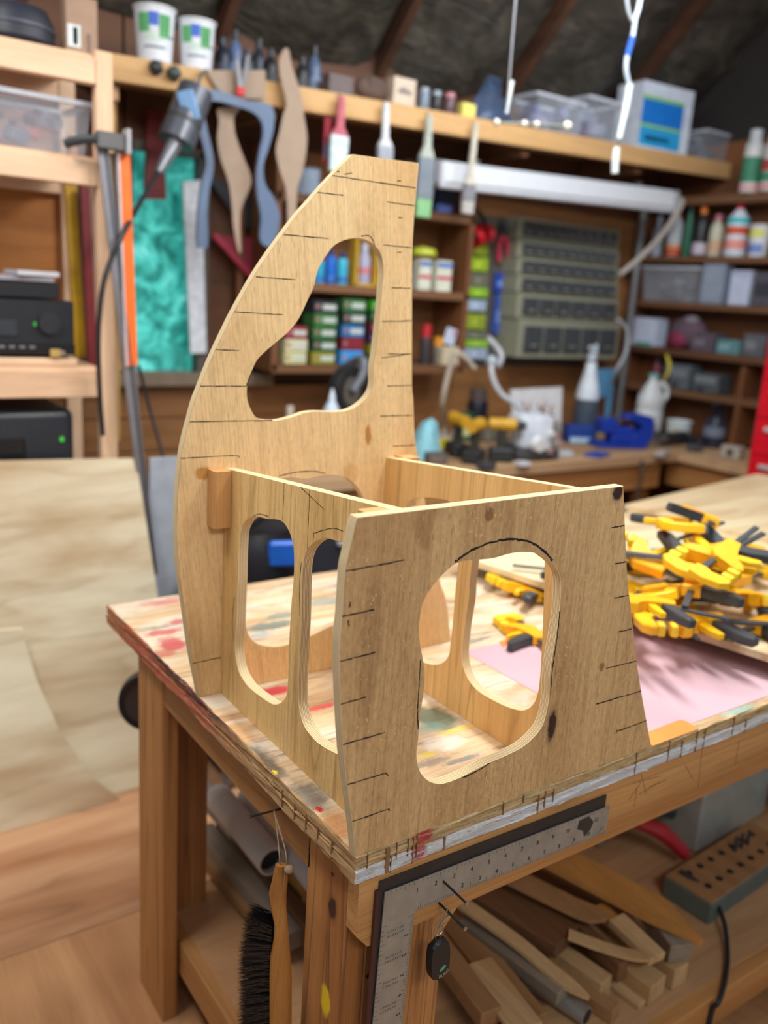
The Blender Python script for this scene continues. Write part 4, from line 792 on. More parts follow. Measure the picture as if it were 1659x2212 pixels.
def clearbin(name, label, base, dims, rot=0, cols=((120, 110, 120), (150, 90, 90), (90, 96, 120)), group=None, fill=.6, seed=1):
    base = Vector(base); w, d, h = dims; R_ = RZ(rot); t = thing(name, label, 'storage bin', base, group); b = B(); k = .88
    lo = [b.bm.verts.new(base+R_ @ Vector((sx*w/2*k, sy*d/2*k, .002))) for sx, sy in ((-1, -1), (1, -1), (1, 1), (-1, 1))]
    hi = [b.bm.verts.new(base+R_ @ Vector((sx*w/2, sy*d/2, h))) for sx, sy in ((-1, -1), (1, -1), (1, 1), (-1, 1))]
    b.bm.faces.new(lo[::-1])
    for i in range(4): b.bm.faces.new((lo[i], lo[(i+1) % 4], hi[(i+1) % 4], hi[i]))
    b.build('bin_wall', mClear, t)
    b = B()
    for sx, sy, a, c in ((0, -1, w, .012), (0, 1, w, .012), (-1, 0, .012, d), (1, 0, .012, d)): b.box(base+R_ @ Vector((sx*w/2, sy*d/2, h-.006)), (a+.012, c, .014), R_)
    b.build('rim', cm((196, 200, 212), .35), t); rn = random.Random(seed)
    for i in range(9):
        s_ = min(w, d, h)*(.16+.12*rn.random()); p = base+R_ @ Vector(((rn.random()-.5)*w*.62, (rn.random()-.5)*d*.6, s_+rn.random()*h*fill*.7))
        B().box(p, (s_*1.6, s_*1.2, s_), Matrix.Rotation(rn.random()*3, 3, (.3, .4, .8)), s_*.1).build('content', cm(cols[i % len(cols)], .6), t)
    return t
def PB(l, r, top, bot, y, z=None):
    """base point, width, height from picture extents on the plane y"""
    P = AY((l+r)/2, bot, y); mp = MPP(P); h = (bot-top)*mp
    if z is not None: P = Vector((P.x, P.y, z))
    return P, (r-l)*mp, h
def PR(l, r, top, bot, x, z=None):
    P = AX((l+r)/2, bot, x); mp = MPP(P); h = (bot-top)*mp
    if z is not None: P = Vector((P.x, P.y, z))
    return P, (r-l)*mp, h
# ------------------------------------------------------------------ left shelf unit
LY = 2.05
unit = thing('shelf_unit', 'pine two-by-four shelf unit at the left with stereo and bins', 'shelf unit', (-.3, LY+.2, FLOOR))
for x in (.315, -1.0):
    for y in (LY+.02, LY+.43): B().box((x, y, (FLOOR+1.42)/2), (.055, .04, 1.42-FLOOR), bev=.003).build('post', mPineZ, unit)
for z, hh in ((1.395, .075), (1.10, .075), (.452, .088), (-.20, .08)):
    B().box((-.345, LY+.012, z-hh/2), (1.262, .038, hh), bev=.003).build('front_rail', mPineX, unit)
    B().box((-.345, LY+.43, z-hh/2), (1.262, .038, hh), bev=.003).build('back_rail', mPineX, unit)
    B().box((-.345, LY+.222, z+.005), (1.262, .41, .012)).build('shelf_board', mPineX, unit)
B().box((-.345, LY+.46, .85), (1.34, .012, 1.1)).build('back_board', wood('orange_ply', (196, 126, 58), (150, 86, 34), 'X', across=8, along=.8, lines=.3), unit)
# on it
P = AY(28, 78, 2.2); P.z = 1.406
hat = thing('round_case', 'dark navy round case on the top of the pine shelf unit', 'case', P)
B().lathe(P, [(0, 0), (.105, 0), (.12, .02), (.118, .075), (.10, .11), (0, .118)], 28).build('case_body', cm((30, 34, 48), .5), hat)
B().lathe(P, [(.119, .05), (.123, .052), (.123, .060), (.119, .062)], 28).build('case_seam', cm((60, 66, 80), .4), hat)
P, w, h = PB(137, 208, -20, 100, 2.16, 1.406)
carton('cardboard_box', 'brown cardboard box with a white shipping label on the pine shelf', 'box', P, (w/1.05, w*.5, h), (158, 128, 106), 0, ((.05, .45, .16, .52, (214, 222, 222)), (.22, .36, .2, .48, (120, 124, 130)), (.64, .76, .12, .42, (120, 96, 80))))
P = AY(60, 322, 2.22); P.z = 1.113
clearbin('storage_bin', 'clear plastic bin of small parts on the second pine shelf', P, (.33, .22, .165), 3, ((150, 120, 128), (196, 104, 104), (110, 110, 128), (160, 160, 176)), seed=4, fill=.75)
P, w, h = PB(142, 168, 255, 318, 2.3, 1.113); bottle('pill_bottle', 'small orange bottle beside the clear bin', 'bottle', P, .018, .085, (206, 128, 52), ((206, 150, 90), .2, .9))
SZ = .464
P = AY(60, 770, 2.2); B().box((-.13, 2.22, SZ+.012), (.70, .30, .024), bev=.003).build('wooden_board', mPineX, label='pine board under the stereo receiver', cat='board')
rec = thing('stereo_receiver', 'black stereo receiver with round volume knob on the pine shelf', 'receiver', (-.05, 2.2, SZ+.025))
B().box((-.05, 2.22, SZ+.025+.095), (.53, .28, .17), bev=.005).build('receiver_case', cm((30, 33, 40), .4), rec)
B().box((-.05, 2.078, SZ+.052), (.53, .01, .035), bev=.002).build('lower_fascia', cm((20, 21, 25), .35), rec)
p = Vector((.135, 2.079, SZ+.135)); B().cyl(p, p+Vector((0, -.016, 0)), .036, .034, 28).build('volume_knob', cm((40, 43, 50), .35), rec)
p = Vector((.092, 2.077, SZ+.13)); B().box(p, (.006, .004, .012)).build('green_light', M('led_green', (70, 190, 70), .4, emit=.3), rec)
B().box((-.01, 2.078, SZ+.115), (.10, .006, .05), bev=.002).build('display', cm((52, 58, 66), .25), rec)
for i in range(9):
    p = Vector((-.16+i*.03, 2.071, SZ+.058)); B().box(p, (.018, .006, .010), bev=.001).build('button', cm((110, 112, 120), .4), rec)
B().box((-.06, 2.2, SZ+.235), (.46, .24, .05), bev=.003).build('disc_player', cm((24, 26, 32), .4), label='flat black disc player on top of the receiver', cat='player')
for k, (x, y, w, c, lb) in enumerate(((.07, 2.14, .17, (150, 148, 160), 'grey flat case lying on the disc player'), (.10, 2.13, .13, (196, 196, 204), 'light flat case on the grey case above the disc player'))):
    B().box((x, y, SZ+.268+k*.017), (w, .13, .015), RZ(k*6), .002).build('flat_case', cm(c, .5), label=lb, cat='case')
pc = thing('plug_adapter', 'small gold plug adapter in front of the receiver', 'adapter', (.155, 2.062, SZ+.026)); B().box((.15, 2.066, SZ+.040), (.034, .012, .026), bev=.003).build('adapter_body', cm((190, 156, 90), .4), pc); B().cyl((.165, 2.066, SZ+.04), (.178, 2.066, SZ+.04), .008, seg=10).build('adapter_pin', cm((170, 160, 150), .3, .6), pc)
mw_ = thing('microwave_oven', 'black microwave with keypad on the lower pine shelf', 'microwave', (-.04, 2.24, -.19))
MZ = -.188
B().box((-.09, 2.26, MZ+.26), (.60, .36, .50), bev=.03, seg=3).build('oven_case', cm((34, 38, 46), .4), mw_)
B().box((-.15, 2.077, MZ+.24), (.40, .012, .36), bev=.008).build('oven_door', cm((22, 24, 28), .3), mw_)
B().box((-.16, 2.070, MZ+.25), (.26, .006, .22), bev=.006).build('door_glass', cm((64, 62, 66), .2), mw_)
for i in range(4):
    for j in range(3): B().box((.13+j*.028, 2.078, MZ+.16+i*.055), (.018, .006, .03), bev=.003).build('keypad_key', cm((132, 144, 158), .5), mw_)
B().box((.165, 2.078, MZ+.41), (.012, .006, .016)).build('green_light', M('led_green', (70, 190, 70)), mw_)
# ------------------------------------------------------------------ straightedges and levels standing by the shelf post
def leaner(name, label, cat, pa, pb, y, w, col, t=.012, rough=.4, metal=0., extra=None, y2=None):
    a, c = AY(*pa, y), AY(*pb, y2 if y2 is not None else y); th = thing(name, label, cat, c); B().bar(a, c, w, t, (0, 1, 0), .001).build('bar', cm(col, rough, metal), th)
    if extra: d = (c-a).normalized(); s_ = d.cross(Y).normalized(); B().bar(a+s_*extra[0]-Y*.004, c+s_*extra[0]-Y*.004, extra[1], t+.006, (0, 1, 0)).build('rib', cm(extra[2], rough, metal), th)
    return th
leaner('spirit_level', 'bright orange spirit level leaning beside the shelf post', 'level', (267, 318), (285, 790), 1.985, .034, (252, 112, 36), .014, .45, extra=(-.021, .008, (190, 176, 176)))
leaner('straightedge', 'long grey aluminium straightedge leaning across the shelf post', 'straightedge', (218, 292), (330, 1240), 1.99, .034, (142, 142, 150), .012, .4, .5, (.008, .006, (96, 98, 106)))
leaner('straightedge', 'narrow grey straightedge beside the orange level', 'straightedge', (252, 330), (300, 1000), 2.0, .026, (128, 122, 122), .01, .45, .4)
leaner('wooden_ruler', 'tan wooden strip between the grey straightedges', 'ruler', (240, 330), (262, 800), 2.015, .026, (206, 168, 118), .01, .6)
leaner('spirit_level', 'yellow spirit level standing inside the shelf unit', 'level', (150, 385), (172, 770), 2.46, .04, (206, 160, 20), .02, .5)
leaner('measuring_bar', 'dark red bar standing between shelf unit and post', 'bar', (182, 400), (200, 790), 2.40, .032, (120, 26, 34), .02, .5)
leaner('wooden_lath', 'brown wooden lath behind the dark red bar', 'lath', (197, 380), (215, 800), 2.43, .03, (136, 108, 88), .02, .6)
ch = thing('pipe_clamp', 'grey metal clamp head at the top of the straightedges', 'clamp', AY(230, 330, 1.97)); P = AY(238, 305, 1.965)
B().box(P, (.085, .03, .05), RZ(0), .004).build('head_block', cm((96, 94, 96), .5, .2), ch); B().box(P+Vector((.05, -.006, .004)), (.016, .04, .075), None, .003).build('head_plate', cm((168, 168, 172), .35, .5), ch)
B().tube([P+Vector((-.04, 0, 0)), P+Vector((-.08, .02, -.005)), P+Vector((-.12, .05, -.02))], .014, 8).build('head_screw', mDark, ch)
# ------------------------------------------------------------------ plywood sheets leaning at the left
def lean_sheet(name, poly, y0, k, t, label):
    o = Vector((0, y0, FLOOR)); vv = Vector((0, k, 1)).normalized(); nn = Vector((0, 1, -k)).normalized(); pts = []
    for px, py in poly:
        r = ray(px, py); s_ = (o-CAM).dot(nn)/r.dot(nn); p = CAM+r*s_; q = p-o; pts.append((q.x, max(.001, q.dot(vv))))
    m = wood('leaning_ply', (244, 236, 208), (196, 170, 134), 'X', across=17, along=3.0, lines=.36, linecol=(164, 132, 92), wave=4, fibre=.08, bump=.1)
    return B().prism(pts[::-1], o, X, vv, -t, .0008).build(name, m, label=label, cat='plywood')
lean_sheet('plywood_sheet', [(-260, 1000), (286, 990), (295, 996), (340, 1280), (400, 1640), (415, 1725), (-260, 1880)], 1.80, .17, .018, 'large pale plywood sheet leaning behind the workbench leg')
lean_sheet('plywood_sheet', [(-260, 1380), (50, 1357), (58, 1400), (80, 1470), (130, 1580), (200, 1680), (262, 1738), (262, 1780), (-260, 1880)], 1.755, .15, .016, 'smaller curved plywood piece leaning on the large sheet')
P = AY(335, 1110, 2.0); gp = B().box(P+Vector((.05, .03, -.25)), (.14, .015, .9), Matrix.Rotation(.06, 3, 'X')).build('panel_sheet', cm((172, 180, 192), .5), label='pale blue-grey panel behind the leaning plywood', cat='panel')
# round disc on a pole behind the back leg
P = AY(326, 1512, 1.22); fan = thing('pedestal_fan', 'round black-rimmed disc on a pole behind the rear bench leg', 'fan', (P.x, P.y, FLOOR))
Rf = Matrix.Rotation(math.radians(90), 3, 'X') ; Rf = RZ(-30) @ Rf
B().lathe(P, [(.073, -.02), (.083, -.02), (.085, 0), (.083, .02), (.073, .02)], 36, Rf).build('rim', mBlack, fan)
B().lathe(P, [(0, -.012), (.075, -.012), (.075, .012), (0, .012)], 36, Rf).build('disc_face', cm((66, 52, 46), .6), fan)
B().cyl(P+Vector((.0, 0.03, -.05)), (P.x+.10, P.y+.03, FLOOR+.02), .012, seg=12).build('pole', mBlack, fan); B().lathe((P.x+.10, P.y+.03, FLOOR), [(0, 0), (.05, 0), (.045, .02), (.02, .03), (0, .03)], 24).build('base', mBlack, fan)
# machines behind the bench, seen through the chair frame
P = AY(590, 1230, 1.62); mc = thing('shop_vacuum', 'black and blue shop machine on casters behind the workbench', 'machine', (P.x, 1.75, FLOOR)); mx = P.x
B().box((mx, 1.78, -.55), (.34, .34, .7), bev=.03, seg=2).build('tank', cm((22, 24, 30), .4), mc)
B().lathe((mx, 1.78, -.21), [(0, 0), (.17, 0), (.175, .08), (.14, .16), (0, .18)], 28).build('motor_head', cm((28, 30, 38), .4), mc)
B().box((mx+.03, 1.60, -.11), (.11, .03, .09), RZ(-20), .01).build('blue_panel', cm((24, 96, 200), .4), mc); B().ball((mx-.09, 1.66, .02), .03, 12).build('blue_knob', cm((30, 104, 206), .4), mc)
B().tube([(mx-.1, 1.64, -.02), (mx+.0, 1.60, .05), (mx+.1, 1.64, .0)], .014, 8).build('carry_handle', mBlack, mc)
for sx in (-.13, .13):
    for sy in (-.12, .12): B().cyl((mx+sx-.012, 1.78+sy, FLOOR+.035), (mx+sx+.012, 1.78+sy, FLOOR+.035), .035, seg=16).build('caster', cm((110, 110, 112), .5), mc)
P = AY(715, 1215, 1.9); bxk = thing('equipment_cabinet', 'dark grey cabinet with a pale handle behind the chair frame', 'cabinet', (P.x+.05, 2.0, FLOOR))
B().box((P.x+.06, 2.0, -.52), (.30, .2, .90), bev=.006).build('cabinet_body', cm((44, 48, 56), .5), bxk); B().box((P.x+.05, 1.89, -.20), (.06, .02, .02), bev=.004).build('handle', cm((170, 174, 180), .4), bxk)
# ------------------------------------------------------------------ L-shaped back bench
bk = thing('back_bench', 'L-shaped wooden counter along the back and right walls', 'bench', (2.6, 2.5, FLOOR))
mCt = wood('counter_top', (206, 170, 130), (170, 130, 92), 'X', across=14, along=.7, lines=.3, wave=6)
B().prism([(1.05, 2.10), (3.50, 2.10), (3.50, 1.60), (4.14, 1.60), (4.14, 2.975), (1.05, 2.975)], (0, 0, -.045), X, Y, .045, .002).build('counter_top', mCt, bk)
B().box((2.24, 2.16, -.13), (2.36, .03, .13), bev=.002).build('front_apron', mFirX, bk); B().box((3.56, 1.90, -.13), (.03, .6, .13), bev=.002).build('side_apron', mFirY, bk)
for x, y in ((1.1, 2.2), (2.3, 2.2), (3.4, 2.25), (3.62, 1.66), (1.1, 2.9), (2.3, 2.9), (4.05, 1.66)): B().box((x, y, (FLOOR-.046)/2), (.07, .07, -FLOOR-.046), bev=.003).build('leg', mFir, bk)
B().box((2.3, 2.55, -.62), (2.3, .75, .03)).build('lower_shelf', mBrownX, bk)
for k, (x, w, h, c, lb) in enumerate(((1.45, .35, .30, (48, 44, 44), 'dark crate under the left of the back bench'), (2.0, .42, .36, (70, 62, 60), 'grey-brown crate under the back bench'), (2.75, .45, .33, (40, 36, 38), 'black crate under the back bench corner'))):
    t = carton('crate', lb, 'crate', (x, 2.5, -.604), (w, .4, h), c, 0, ((.3, .7, .55, .8, (26, 24, 24)),), 'crates under the back bench')
# ------------------------------------------------------------------ long top shelf on the back wall
def zs(x): return 1.523+.0297*(x-.5)
slope = math.atan(.0297); RS = Matrix.Rotation(-slope, 3, 'Y')
ts = thing('wall_shelf', 'long pine shelf running high across the back wall', 'shelf', (2.35, 2.75, 1.49))
mShelf2 = wood('shelf_front', (222, 178, 122), (196, 148, 92), 'X', across=22, along=.6, lines=.25, wave=6)
B().box((2.36, 2.515, zs(2.36)-.045), (3.76, .03, .09), RS, .003).build('front_board', mShelf2, ts); B().box((2.36, 2.76, zs(2.36)-.010), (3.76, .46, .02), RS).build('shelf_board', mShelfX, ts)
B().box((.50, 2.60, zs(.5)-.12), (.05, .1, .055), None, .003).build('support_block', mShelfX, ts); B().box((.515, 2.66, .75), (.06, .05, 1.3), None, .003).build('support_post', wood('old_post', (200, 160, 90), (170, 126, 64), 'Z', lines=.3), ts)
for x in (1.15, 2.55, 3.4): B().box((x, 2.76, zs(x)-.075), (.04, .42, .10)).build('bracket', mBrownY, ts)
def top(l, r, t, bt, y=2.58):
    P = AY((l+r)/2, bt, y); mp = MPP(P); P = Vector((P.x, P.y, zs(P.x)+.0015)); return P, (r-l)*mp, (bt-t)*mp
for k, (l, r, t_, b_) in enumerate(((290, 378, 28, 146), (384, 464, 46, 152))):
    P, w, h = top(l, r, t_, b_, 2.56); h *= .9; a = math.degrees(math.atan2(CAM.y-P.y, CAM.x-P.x))
    tub('yogurt_tub', ('white printed plastic tub at the left end of the high shelf', 'white printed plastic tub, right one of the pair on the high shelf')[k], 'tub', P, w/2, h, (226, 230, 238),
        ((a-52, a-16, .50, .84, (96, 176, 110)), (a+14, a+50, .42, .84, (80, 160, 96)), (a-18, a+12, .62, .86, (74, 110, 210)), (a-30, a+34, .36, .50, (206, 224, 214)), (a-34, a+36, .22, .26, (96, 110, 120)), (a+52, a+72, .44, .48, (60, 70, 72))), 'white tubs on the high shelf', .80)
for k, (px, py, c) in enumerate(((337, 146, (52, 50, 54)), (376, 158, (66, 72, 70)))):
    P = AY(px, py, 2.485); t = thing('wooden_ball', ('dark round knob on the shelf front under the tubs, left', 'dark round knob on the shelf front under the tubs, right')[k], 'knob', P); B().ball(P, .026, 14).build('ball', cm(c, .4), t); B().cyl(P, P+Vector((.0, .02, 0)), .008, seg=8).build('stem', mDark, t)
rn = random.Random(2)
for k, (l, r, t_, b_, c, lb) in enumerate(((466, 494, 70, 150, (36, 44, 60), 'dark blue bottle right of the white tubs'), (494, 520, 50, 150, (92, 112, 150), 'slate blue bottle behind the hardboard piece'), (522, 546, 84, 152, (60, 64, 74), 'grey bottle behind the red-handled pliers'), (546, 570, 66, 158, (40, 46, 60), 'tall dark bottle above the blue template'), (572, 596, 96, 170, (26, 28, 34), 'black bottle left of the pointed template'), (664, 690, 90, 185, (84, 100, 130), 'blue-grey bottle right of the pointed template'), (640, 664, 110, 180, (34, 34, 38), 'black bottle just behind the pointed template'))):
    P, w, h = top(l, r, t_, b_, 2.68+.03*(k % 2)); bottle('bottle', lb, 'bottle', P, w*.62, h*1.1, c, ((40, 44, 54), .18, .5), ((.2, .5, tuple(min(255, v+40) for v in c)),), group='dark bottles on the high shelf')
P, w, h = top(694, 762, 168, 212, 2.60); carton('tin_box', 'grey-brown flat tin box on the high shelf', 'box', P, (w/1.1, w*.5, h), (104, 90, 88))
P = AY(800, 222, 2.56); P.z = zs(P.x)+.001; t = thing('leather_pouch', 'brown rounded pouch on the high shelf beside the card', 'pouch', P); B().ball(P+Z*.052, (.08, .04, .052), 20).build('pouch_body', cm((98, 76, 66), .7), t); B().box(P+Vector((0, -.036, .07)), (.07, .008, .04), None, .003).build('flap', cm((84, 64, 56), .7), t)
P, w, h = top(832, 896, 188, 242, 2.55); carton('small_carton', 'small cream carton with scribbled writing on the high shelf', 'box', P, (w/1.1, w*.45, h), (206, 186, 166), 0, ((.2, .8, .4, .56, (132, 120, 116)), (.3, .6, .56, .66, (150, 138, 130))))
for k, (l, r, t_, b_, c, lb) in enumerate(((900, 926, 200, 246, (120, 134, 150), 'small pale jar beside the cream carton'), (928, 952, 208, 252, (36, 36, 40), 'small black jar on the high shelf'), (954, 982, 214, 258, (90, 66, 70), 'small dark jar with pink lid on the high shelf'))):
    P, w, h = top(l, r, t_, b_, 2.57); bottle('jar', lb, 'jar', P, w/2, h, c, (((190, 120, 130) if k == 2 else (150, 160, 172)), .25, .9), sh=.95, group='little jars on the high shelf')
P, w, h = top(986, 1026, 236, 264, 2.55); carton('small_box', 'small yellow box on the high shelf', 'box', P, (w/1.1, w*.5, h), (226, 214, 110))
P = AY(1055, 262, 2.66); P.z = zs(P.x)+.001; t = thing('plastic_bag', 'bluish clear plastic bag slumped on the high shelf', 'bag', P)
b = B(); b.lathe(P, [(0, 0), (.17, 0), (.175, .03), (.14, .08), (.10, .12), (.06, .17), (.03, .22), (0, .235)], 22, RZ(20), .5); rj = random.Random(4)
for v in b.bm.verts: v.co += Vector(((rj.random()-.35)*.04, (rj.random()-.5)*.03, 0)) if v.co.z > P.z+.01 else Vector()
b.build('bag_film', M('bag_film', (84, 106, 140), .3, alpha=.55), t)
B().ball(P+Z*.05, (.09, .06, .045), 14).build('bag_content', cm((70, 84, 110), .5), t)
P = AY(1175, 288, 2.66); P.z = zs(P.x)+.001; clearbin('storage_bin', 'clear bin with lavender contents on the high shelf', P, (.34, .22, .17), 0, ((150, 150, 190), (120, 120, 170), (170, 176, 200)), seed=5)
P = AY(1270, 305, 2.64); P.z = zs(P.x)+.001; clearbin('storage_bin', 'clear bin left of the white and blue box on the high shelf', P, (.26, .22, .20), 0, ((150, 160, 190), (130, 110, 160), (150, 150, 170)), seed=6)
P, w, h = top(1316, 1486, 200, 338, 2.66); carton('paint_bucket_box', 'white box with bright blue label on the high shelf', 'box', P, (w*.88, w*.44, h*.95), (214, 222, 238), -4, ((.0, .82, .06, .34, (40, 160, 220)), (.0, .82, .34, .38, (150, 210, 80)), (.0, .82, .38, .74, (20, 120, 214)), (.0, .82, .74, .79, (130, 200, 90)), (.1, .6, .14, .22, (20, 70, 120))))
P = AY(1520, 348, 2.64); P.z = zs(P.x)+.001; clearbin('storage_bin', 'grey clear bin right of the white and blue box', P, (.26, .2, .16), 0, ((110, 116, 130), (90, 96, 110)), seed=7)
P, w, h = top(1562, 1602, 272, 352, 2.60); t = thing('glass_jar', 'empty glass jar at the right end of the high shelf', 'jar', P); B().lathe(P, [(0, 0), (w/2, 0), (w/2, h*.8), (w*.4, h*.9), (w*.4, h)], 20).build('glass', M('jar_glass', (150, 160, 170), .15, alpha=.35), t); B().lathe(P, [(0, .002), (w*.46, .002), (w*.46, h*.25), (0, h*.25)], 18).build('jar_content', cm((140, 140, 120), .6), t)
# ------------------------------------------------------------------ things hung from the shelf front
HY = 2.475
def flat_template(name, label, pix, y, t, col, cat='template'):
    pts = [(AY(px, py, y).x, AY(px, py, y).z) for px, py in pix]; pts = [(p.x, p.y) for p in smooth2(pts)]
    return B().prism(pts, (0, y, 0), X, Z, t).build(name, col, label=label, cat=cat)
q = lambda L: [(440+a/3.95, 60+b_/3.95) for a, b_ in L]; q2 = lambda L: [(a/2.513, b_/2.513) for a, b_ in L]
mHard = M('hardboard', (164, 142, 124), .75, var=.05)
flat_template('curved_template', 'tall pointed brown hardboard template hanging from the shelf', q([(680, 185), (720, 195), (745, 320), (800, 490), (835, 620), (850, 760), (875, 920), (865, 1080), (830, 1250), (790, 1400), (785, 1700), (780, 1900), (715, 1900), (712, 1659), (700, 1400), (640, 1200), (610, 1040), (640, 900), (670, 760), (700, 640), (650, 420), (640, 280)]), HY-.02, .006, mHard)
flat_template('curved_template', 'S-shaped brown hardboard template inside the blue arch', q([(120, 690), (300, 690), (255, 760), (262, 900), (320, 1070), (385, 1230), (400, 1330), (345, 1470), (312, 1560), (305, 1700), (312, 1900), (290, 1900), (250, 1700), (235, 1500), (205, 1310), (140, 1120), (112, 950), (125, 800)]), HY-.002, .006, mHard)
flat_template('arch_template', 'blue-grey painted arch-shaped template hanging from the shelf', q2([(1065, 1330), (1065, 1180), (1085, 1000), (1110, 880), (1080, 740), (1045, 640), (1048, 560), (1085, 505), (1160, 490), (1250, 520), (1350, 552), (1430, 560), (1475, 600), (1475, 700), (1450, 800), (1420, 900), (1430, 1000), (1480, 1080), (1510, 1180), (1490, 1280), (1450, 1340), (1405, 1300), (1410, 1180), (1390, 1060), (1385, 950), (1400, 830), (1420, 730), (1408, 655), (1350, 605), (1250, 572), (1170, 552), (1115, 562), (1103, 620), (1120, 720), (1145, 830), (1150, 920), (1130, 1020), (1115, 1150), (1120, 1330), (1090, 1345)]), HY-.05, .016, M('blue_grey_paint', (98, 116, 144), .4, var=.12, scale=5))
P0 = [AY(*p, HY+.012) for p in ((442, 152), (572, 152), (572, 214), (496, 212), (466, 190))]; B().prism([(p.x, p.z) for p in P0], (0, HY+.012, 0), X, Z, .006).build('hardboard_scrap', mHard, label='brown hardboard scrap fixed across the shelf front', cat='hardboard')
pl = thing('pliers', 'pliers with a red grip stuck behind the blue arch', 'pliers', AY(518, 208, HY-.035)); B().tube([AY(512, 130, HY-.02), AY(516, 170, HY-.02), AY(518, 195, HY-.02)], .010, 8).tube([AY(536, 120, HY-.02), AY(528, 165, HY-.02), AY(520, 195, HY-.02)], .009, 8).build('handles', cm((150, 150, 156), .4, .4), pl); P = AY(519, 198, HY-.022); B().box(P, (.034, .02, .035), None, .005).build('red_grip', cm((206, 40, 40), .5), pl)
fx = thing('rotary_tool_motor', 'hanging rotary tool motor with a long black flexible shaft', 'power tool', AY(375, 312, 2.35)); a, c = AY(424, 195, 2.36), AY(380, 308, 2.34); d = (c-a).normalized()
B().cyl(a, c, .062, .066, 24).build('motor_body', cm((92, 96, 106), .35, .4), fx); B().box(a+d*.075-Vector((fwd.x, fwd.y, 0))*.060+rgt*.012, (.06, .02, .10), Matrix.Rotation(math.radians(-18), 3, 'Y') @ RZ(-35), .004).build('blue_label', cm((120, 160, 206), .5), fx); B().cyl(a+d*.125, a+d*.14, .0655, .0658, 24).build('grey_seam', cm((60, 58, 60), .5), fx)
c2 = AY(342, 372, 2.32); B().cyl(c, c2, .030, .014, 16).build('nose_cone', cm((142, 146, 156), .35, .5), fx); B().tube([a, a+Vector((.03, .03, .06)), AY(446, 150, 2.49)], .006, 6).build('hanger', mSteel, fx)
B().tube([c2, AY(310, 425, 2.15), AY(270, 497, 1.945), AY(240, 560, 1.93), AY(222, 620, 1.93), AY(214, 690, 1.94), AY(212, 760, 1.96), AY(216, 860, 2.0), AY(222, 940, 2.02)], .0085, 8).build('flex_shaft', cm((38, 38, 42), .5), fx)
B().tube([AY(300, 790, 2.2), AY(320, 870, 2.2), AY(345, 960, 2.15), AY(362, 1030, 2.1), AY(372, 1130, 2.05), AY(375, 1240, 2.05), (AY(375, 1240, 2.05).x, 2.05, FLOOR+.008)], .006, 8).build('power_cord', cm((44, 42, 44), .5), label='thin black cord hanging below the window', cat='cord')
def pbrush(name, label, pt, pb, y, w, hc, fc, bc, hf=.5, ff=.2):
    a, c = AY(*pt, y), AY(*pb, y); L_ = (c-a).length; d = (c-a).normalized(); t = thing(name, label, 'paintbrush', c, 'paintbrushes on the shelf front')
    s_ = d.cross(Y).normalized(); f = lambda k: a+d*L_*k
    def blade(n, k0, k1, w0, w1, th, m):
        p0, p1 = f(k0), f(k1); b = B(); vs = [[b.bm.verts.new(p+s_*x*ww/2+Y*yy) for x, yy in ((-1, -th), (1, -th), (1, th), (-1, th))] for p, ww in ((p0, w0), (p1, w1))]
        for i in range(4): b.bm.faces.new((vs[0][i], vs[0][(i+1) % 4], vs[1][(i+1) % 4], vs[1][i]))
        b.bm.faces.new(vs[0][::-1]); b.bm.faces.new(vs[1]); bmesh.ops.bevel(b.bm, geom=b.bm.edges[:], offset=.003, segments=2, affect='EDGES'); b.build(n, m, t)
    blade('handle', 0, hf, w*.32, w*.45, .009, cm(hc, .5, var=.2, scale=60)); blade('heel', hf-.01, hf+.1, w*.5, w, .011, cm(hc, .5, var=.2, scale=60)); blade('ferrule', hf+.09, hf+.1+ff, w, w*1.02, .012, cm(fc, .35, .3)); blade('bristles', hf+.09+ff, 1, w, w*.9, .011, cm(bc, .8))
    B().tube([a+Vector((0, 0, .0)), a+Vector((0, .03, .012))], .0025, 6, 0).build('hook', mSteel, t)
pbrush('paintbrush', 'red-handled paintbrush with white paint on its bristles', (738, 208), (728, 372), HY-.01, .085, (186, 92, 104), (214, 226, 230), (206, 222, 226), .42, .12)
pbrush('paintbrush', 'white-handled paintbrush second from the left', (834, 222), (830, 380), HY-.01, .075, (214, 216, 222), (170, 176, 186), (150, 156, 166), .5)
pbrush('paintbrush', 'grey paintbrush with green-tipped bristles near the chair back', (928, 248), (912, 470), HY-.012, .085, (176, 182, 170), (140, 150, 160), (134, 186, 134), .32, .40)
pbrush('paintbrush', 'cream-handled paintbrush rightmost in the row', (1028, 266), (1008, 462), HY-.012, .07, (206, 200, 186), (150, 150, 156), (184, 180, 176), .58, .18)
P = AY(706, 320, HY+.03); carton('paint_marker', 'red and blue packet hanging left of the red paintbrush', 'packet', P+Z*-.06, (.035, .012, .18), (150, 34, 50), 0, ((0, 1, .1, .45, (84, 84, 110)),))
# ------------------------------------------------------------------ strip light, hanging wire, pull cord
a, c = AY(945, 374, 2.58), AY(1450, 434, 2.58); sl = thing('strip_light', 'white fluorescent strip light fixture under the high shelf', 'light fixture', a.lerp(c, .5)-Z*.05)
B().bar(a, c, .075, .11, (0, 0, 1), .02).build('housing', M('fixture_white', (224, 228, 236), .35, var=.02), sl)
d = (c-a).normalized(); B().bar(c-d*.002, c+d*.03, .078, .112, (0, 0, 1), .01).build('end_cap', cm((150, 150, 156), .4), sl); B().bar(a-d*.03, a+d*.002, .078, .112, (0, 0, 1), .01).build('end_cap', cm((150, 150, 156), .4), sl)
B().cyl(a-Z*.05-Y*.01, c-Z*.05-Y*.01, .018, seg=14).build('tube', cm((214, 220, 230), .2), sl)
for k in (.15, .85): p = a.lerp(c, k); B().box(p+Vector((0, .04, .065)), (.03, .03, .04)).build('mount', mSteel, sl)
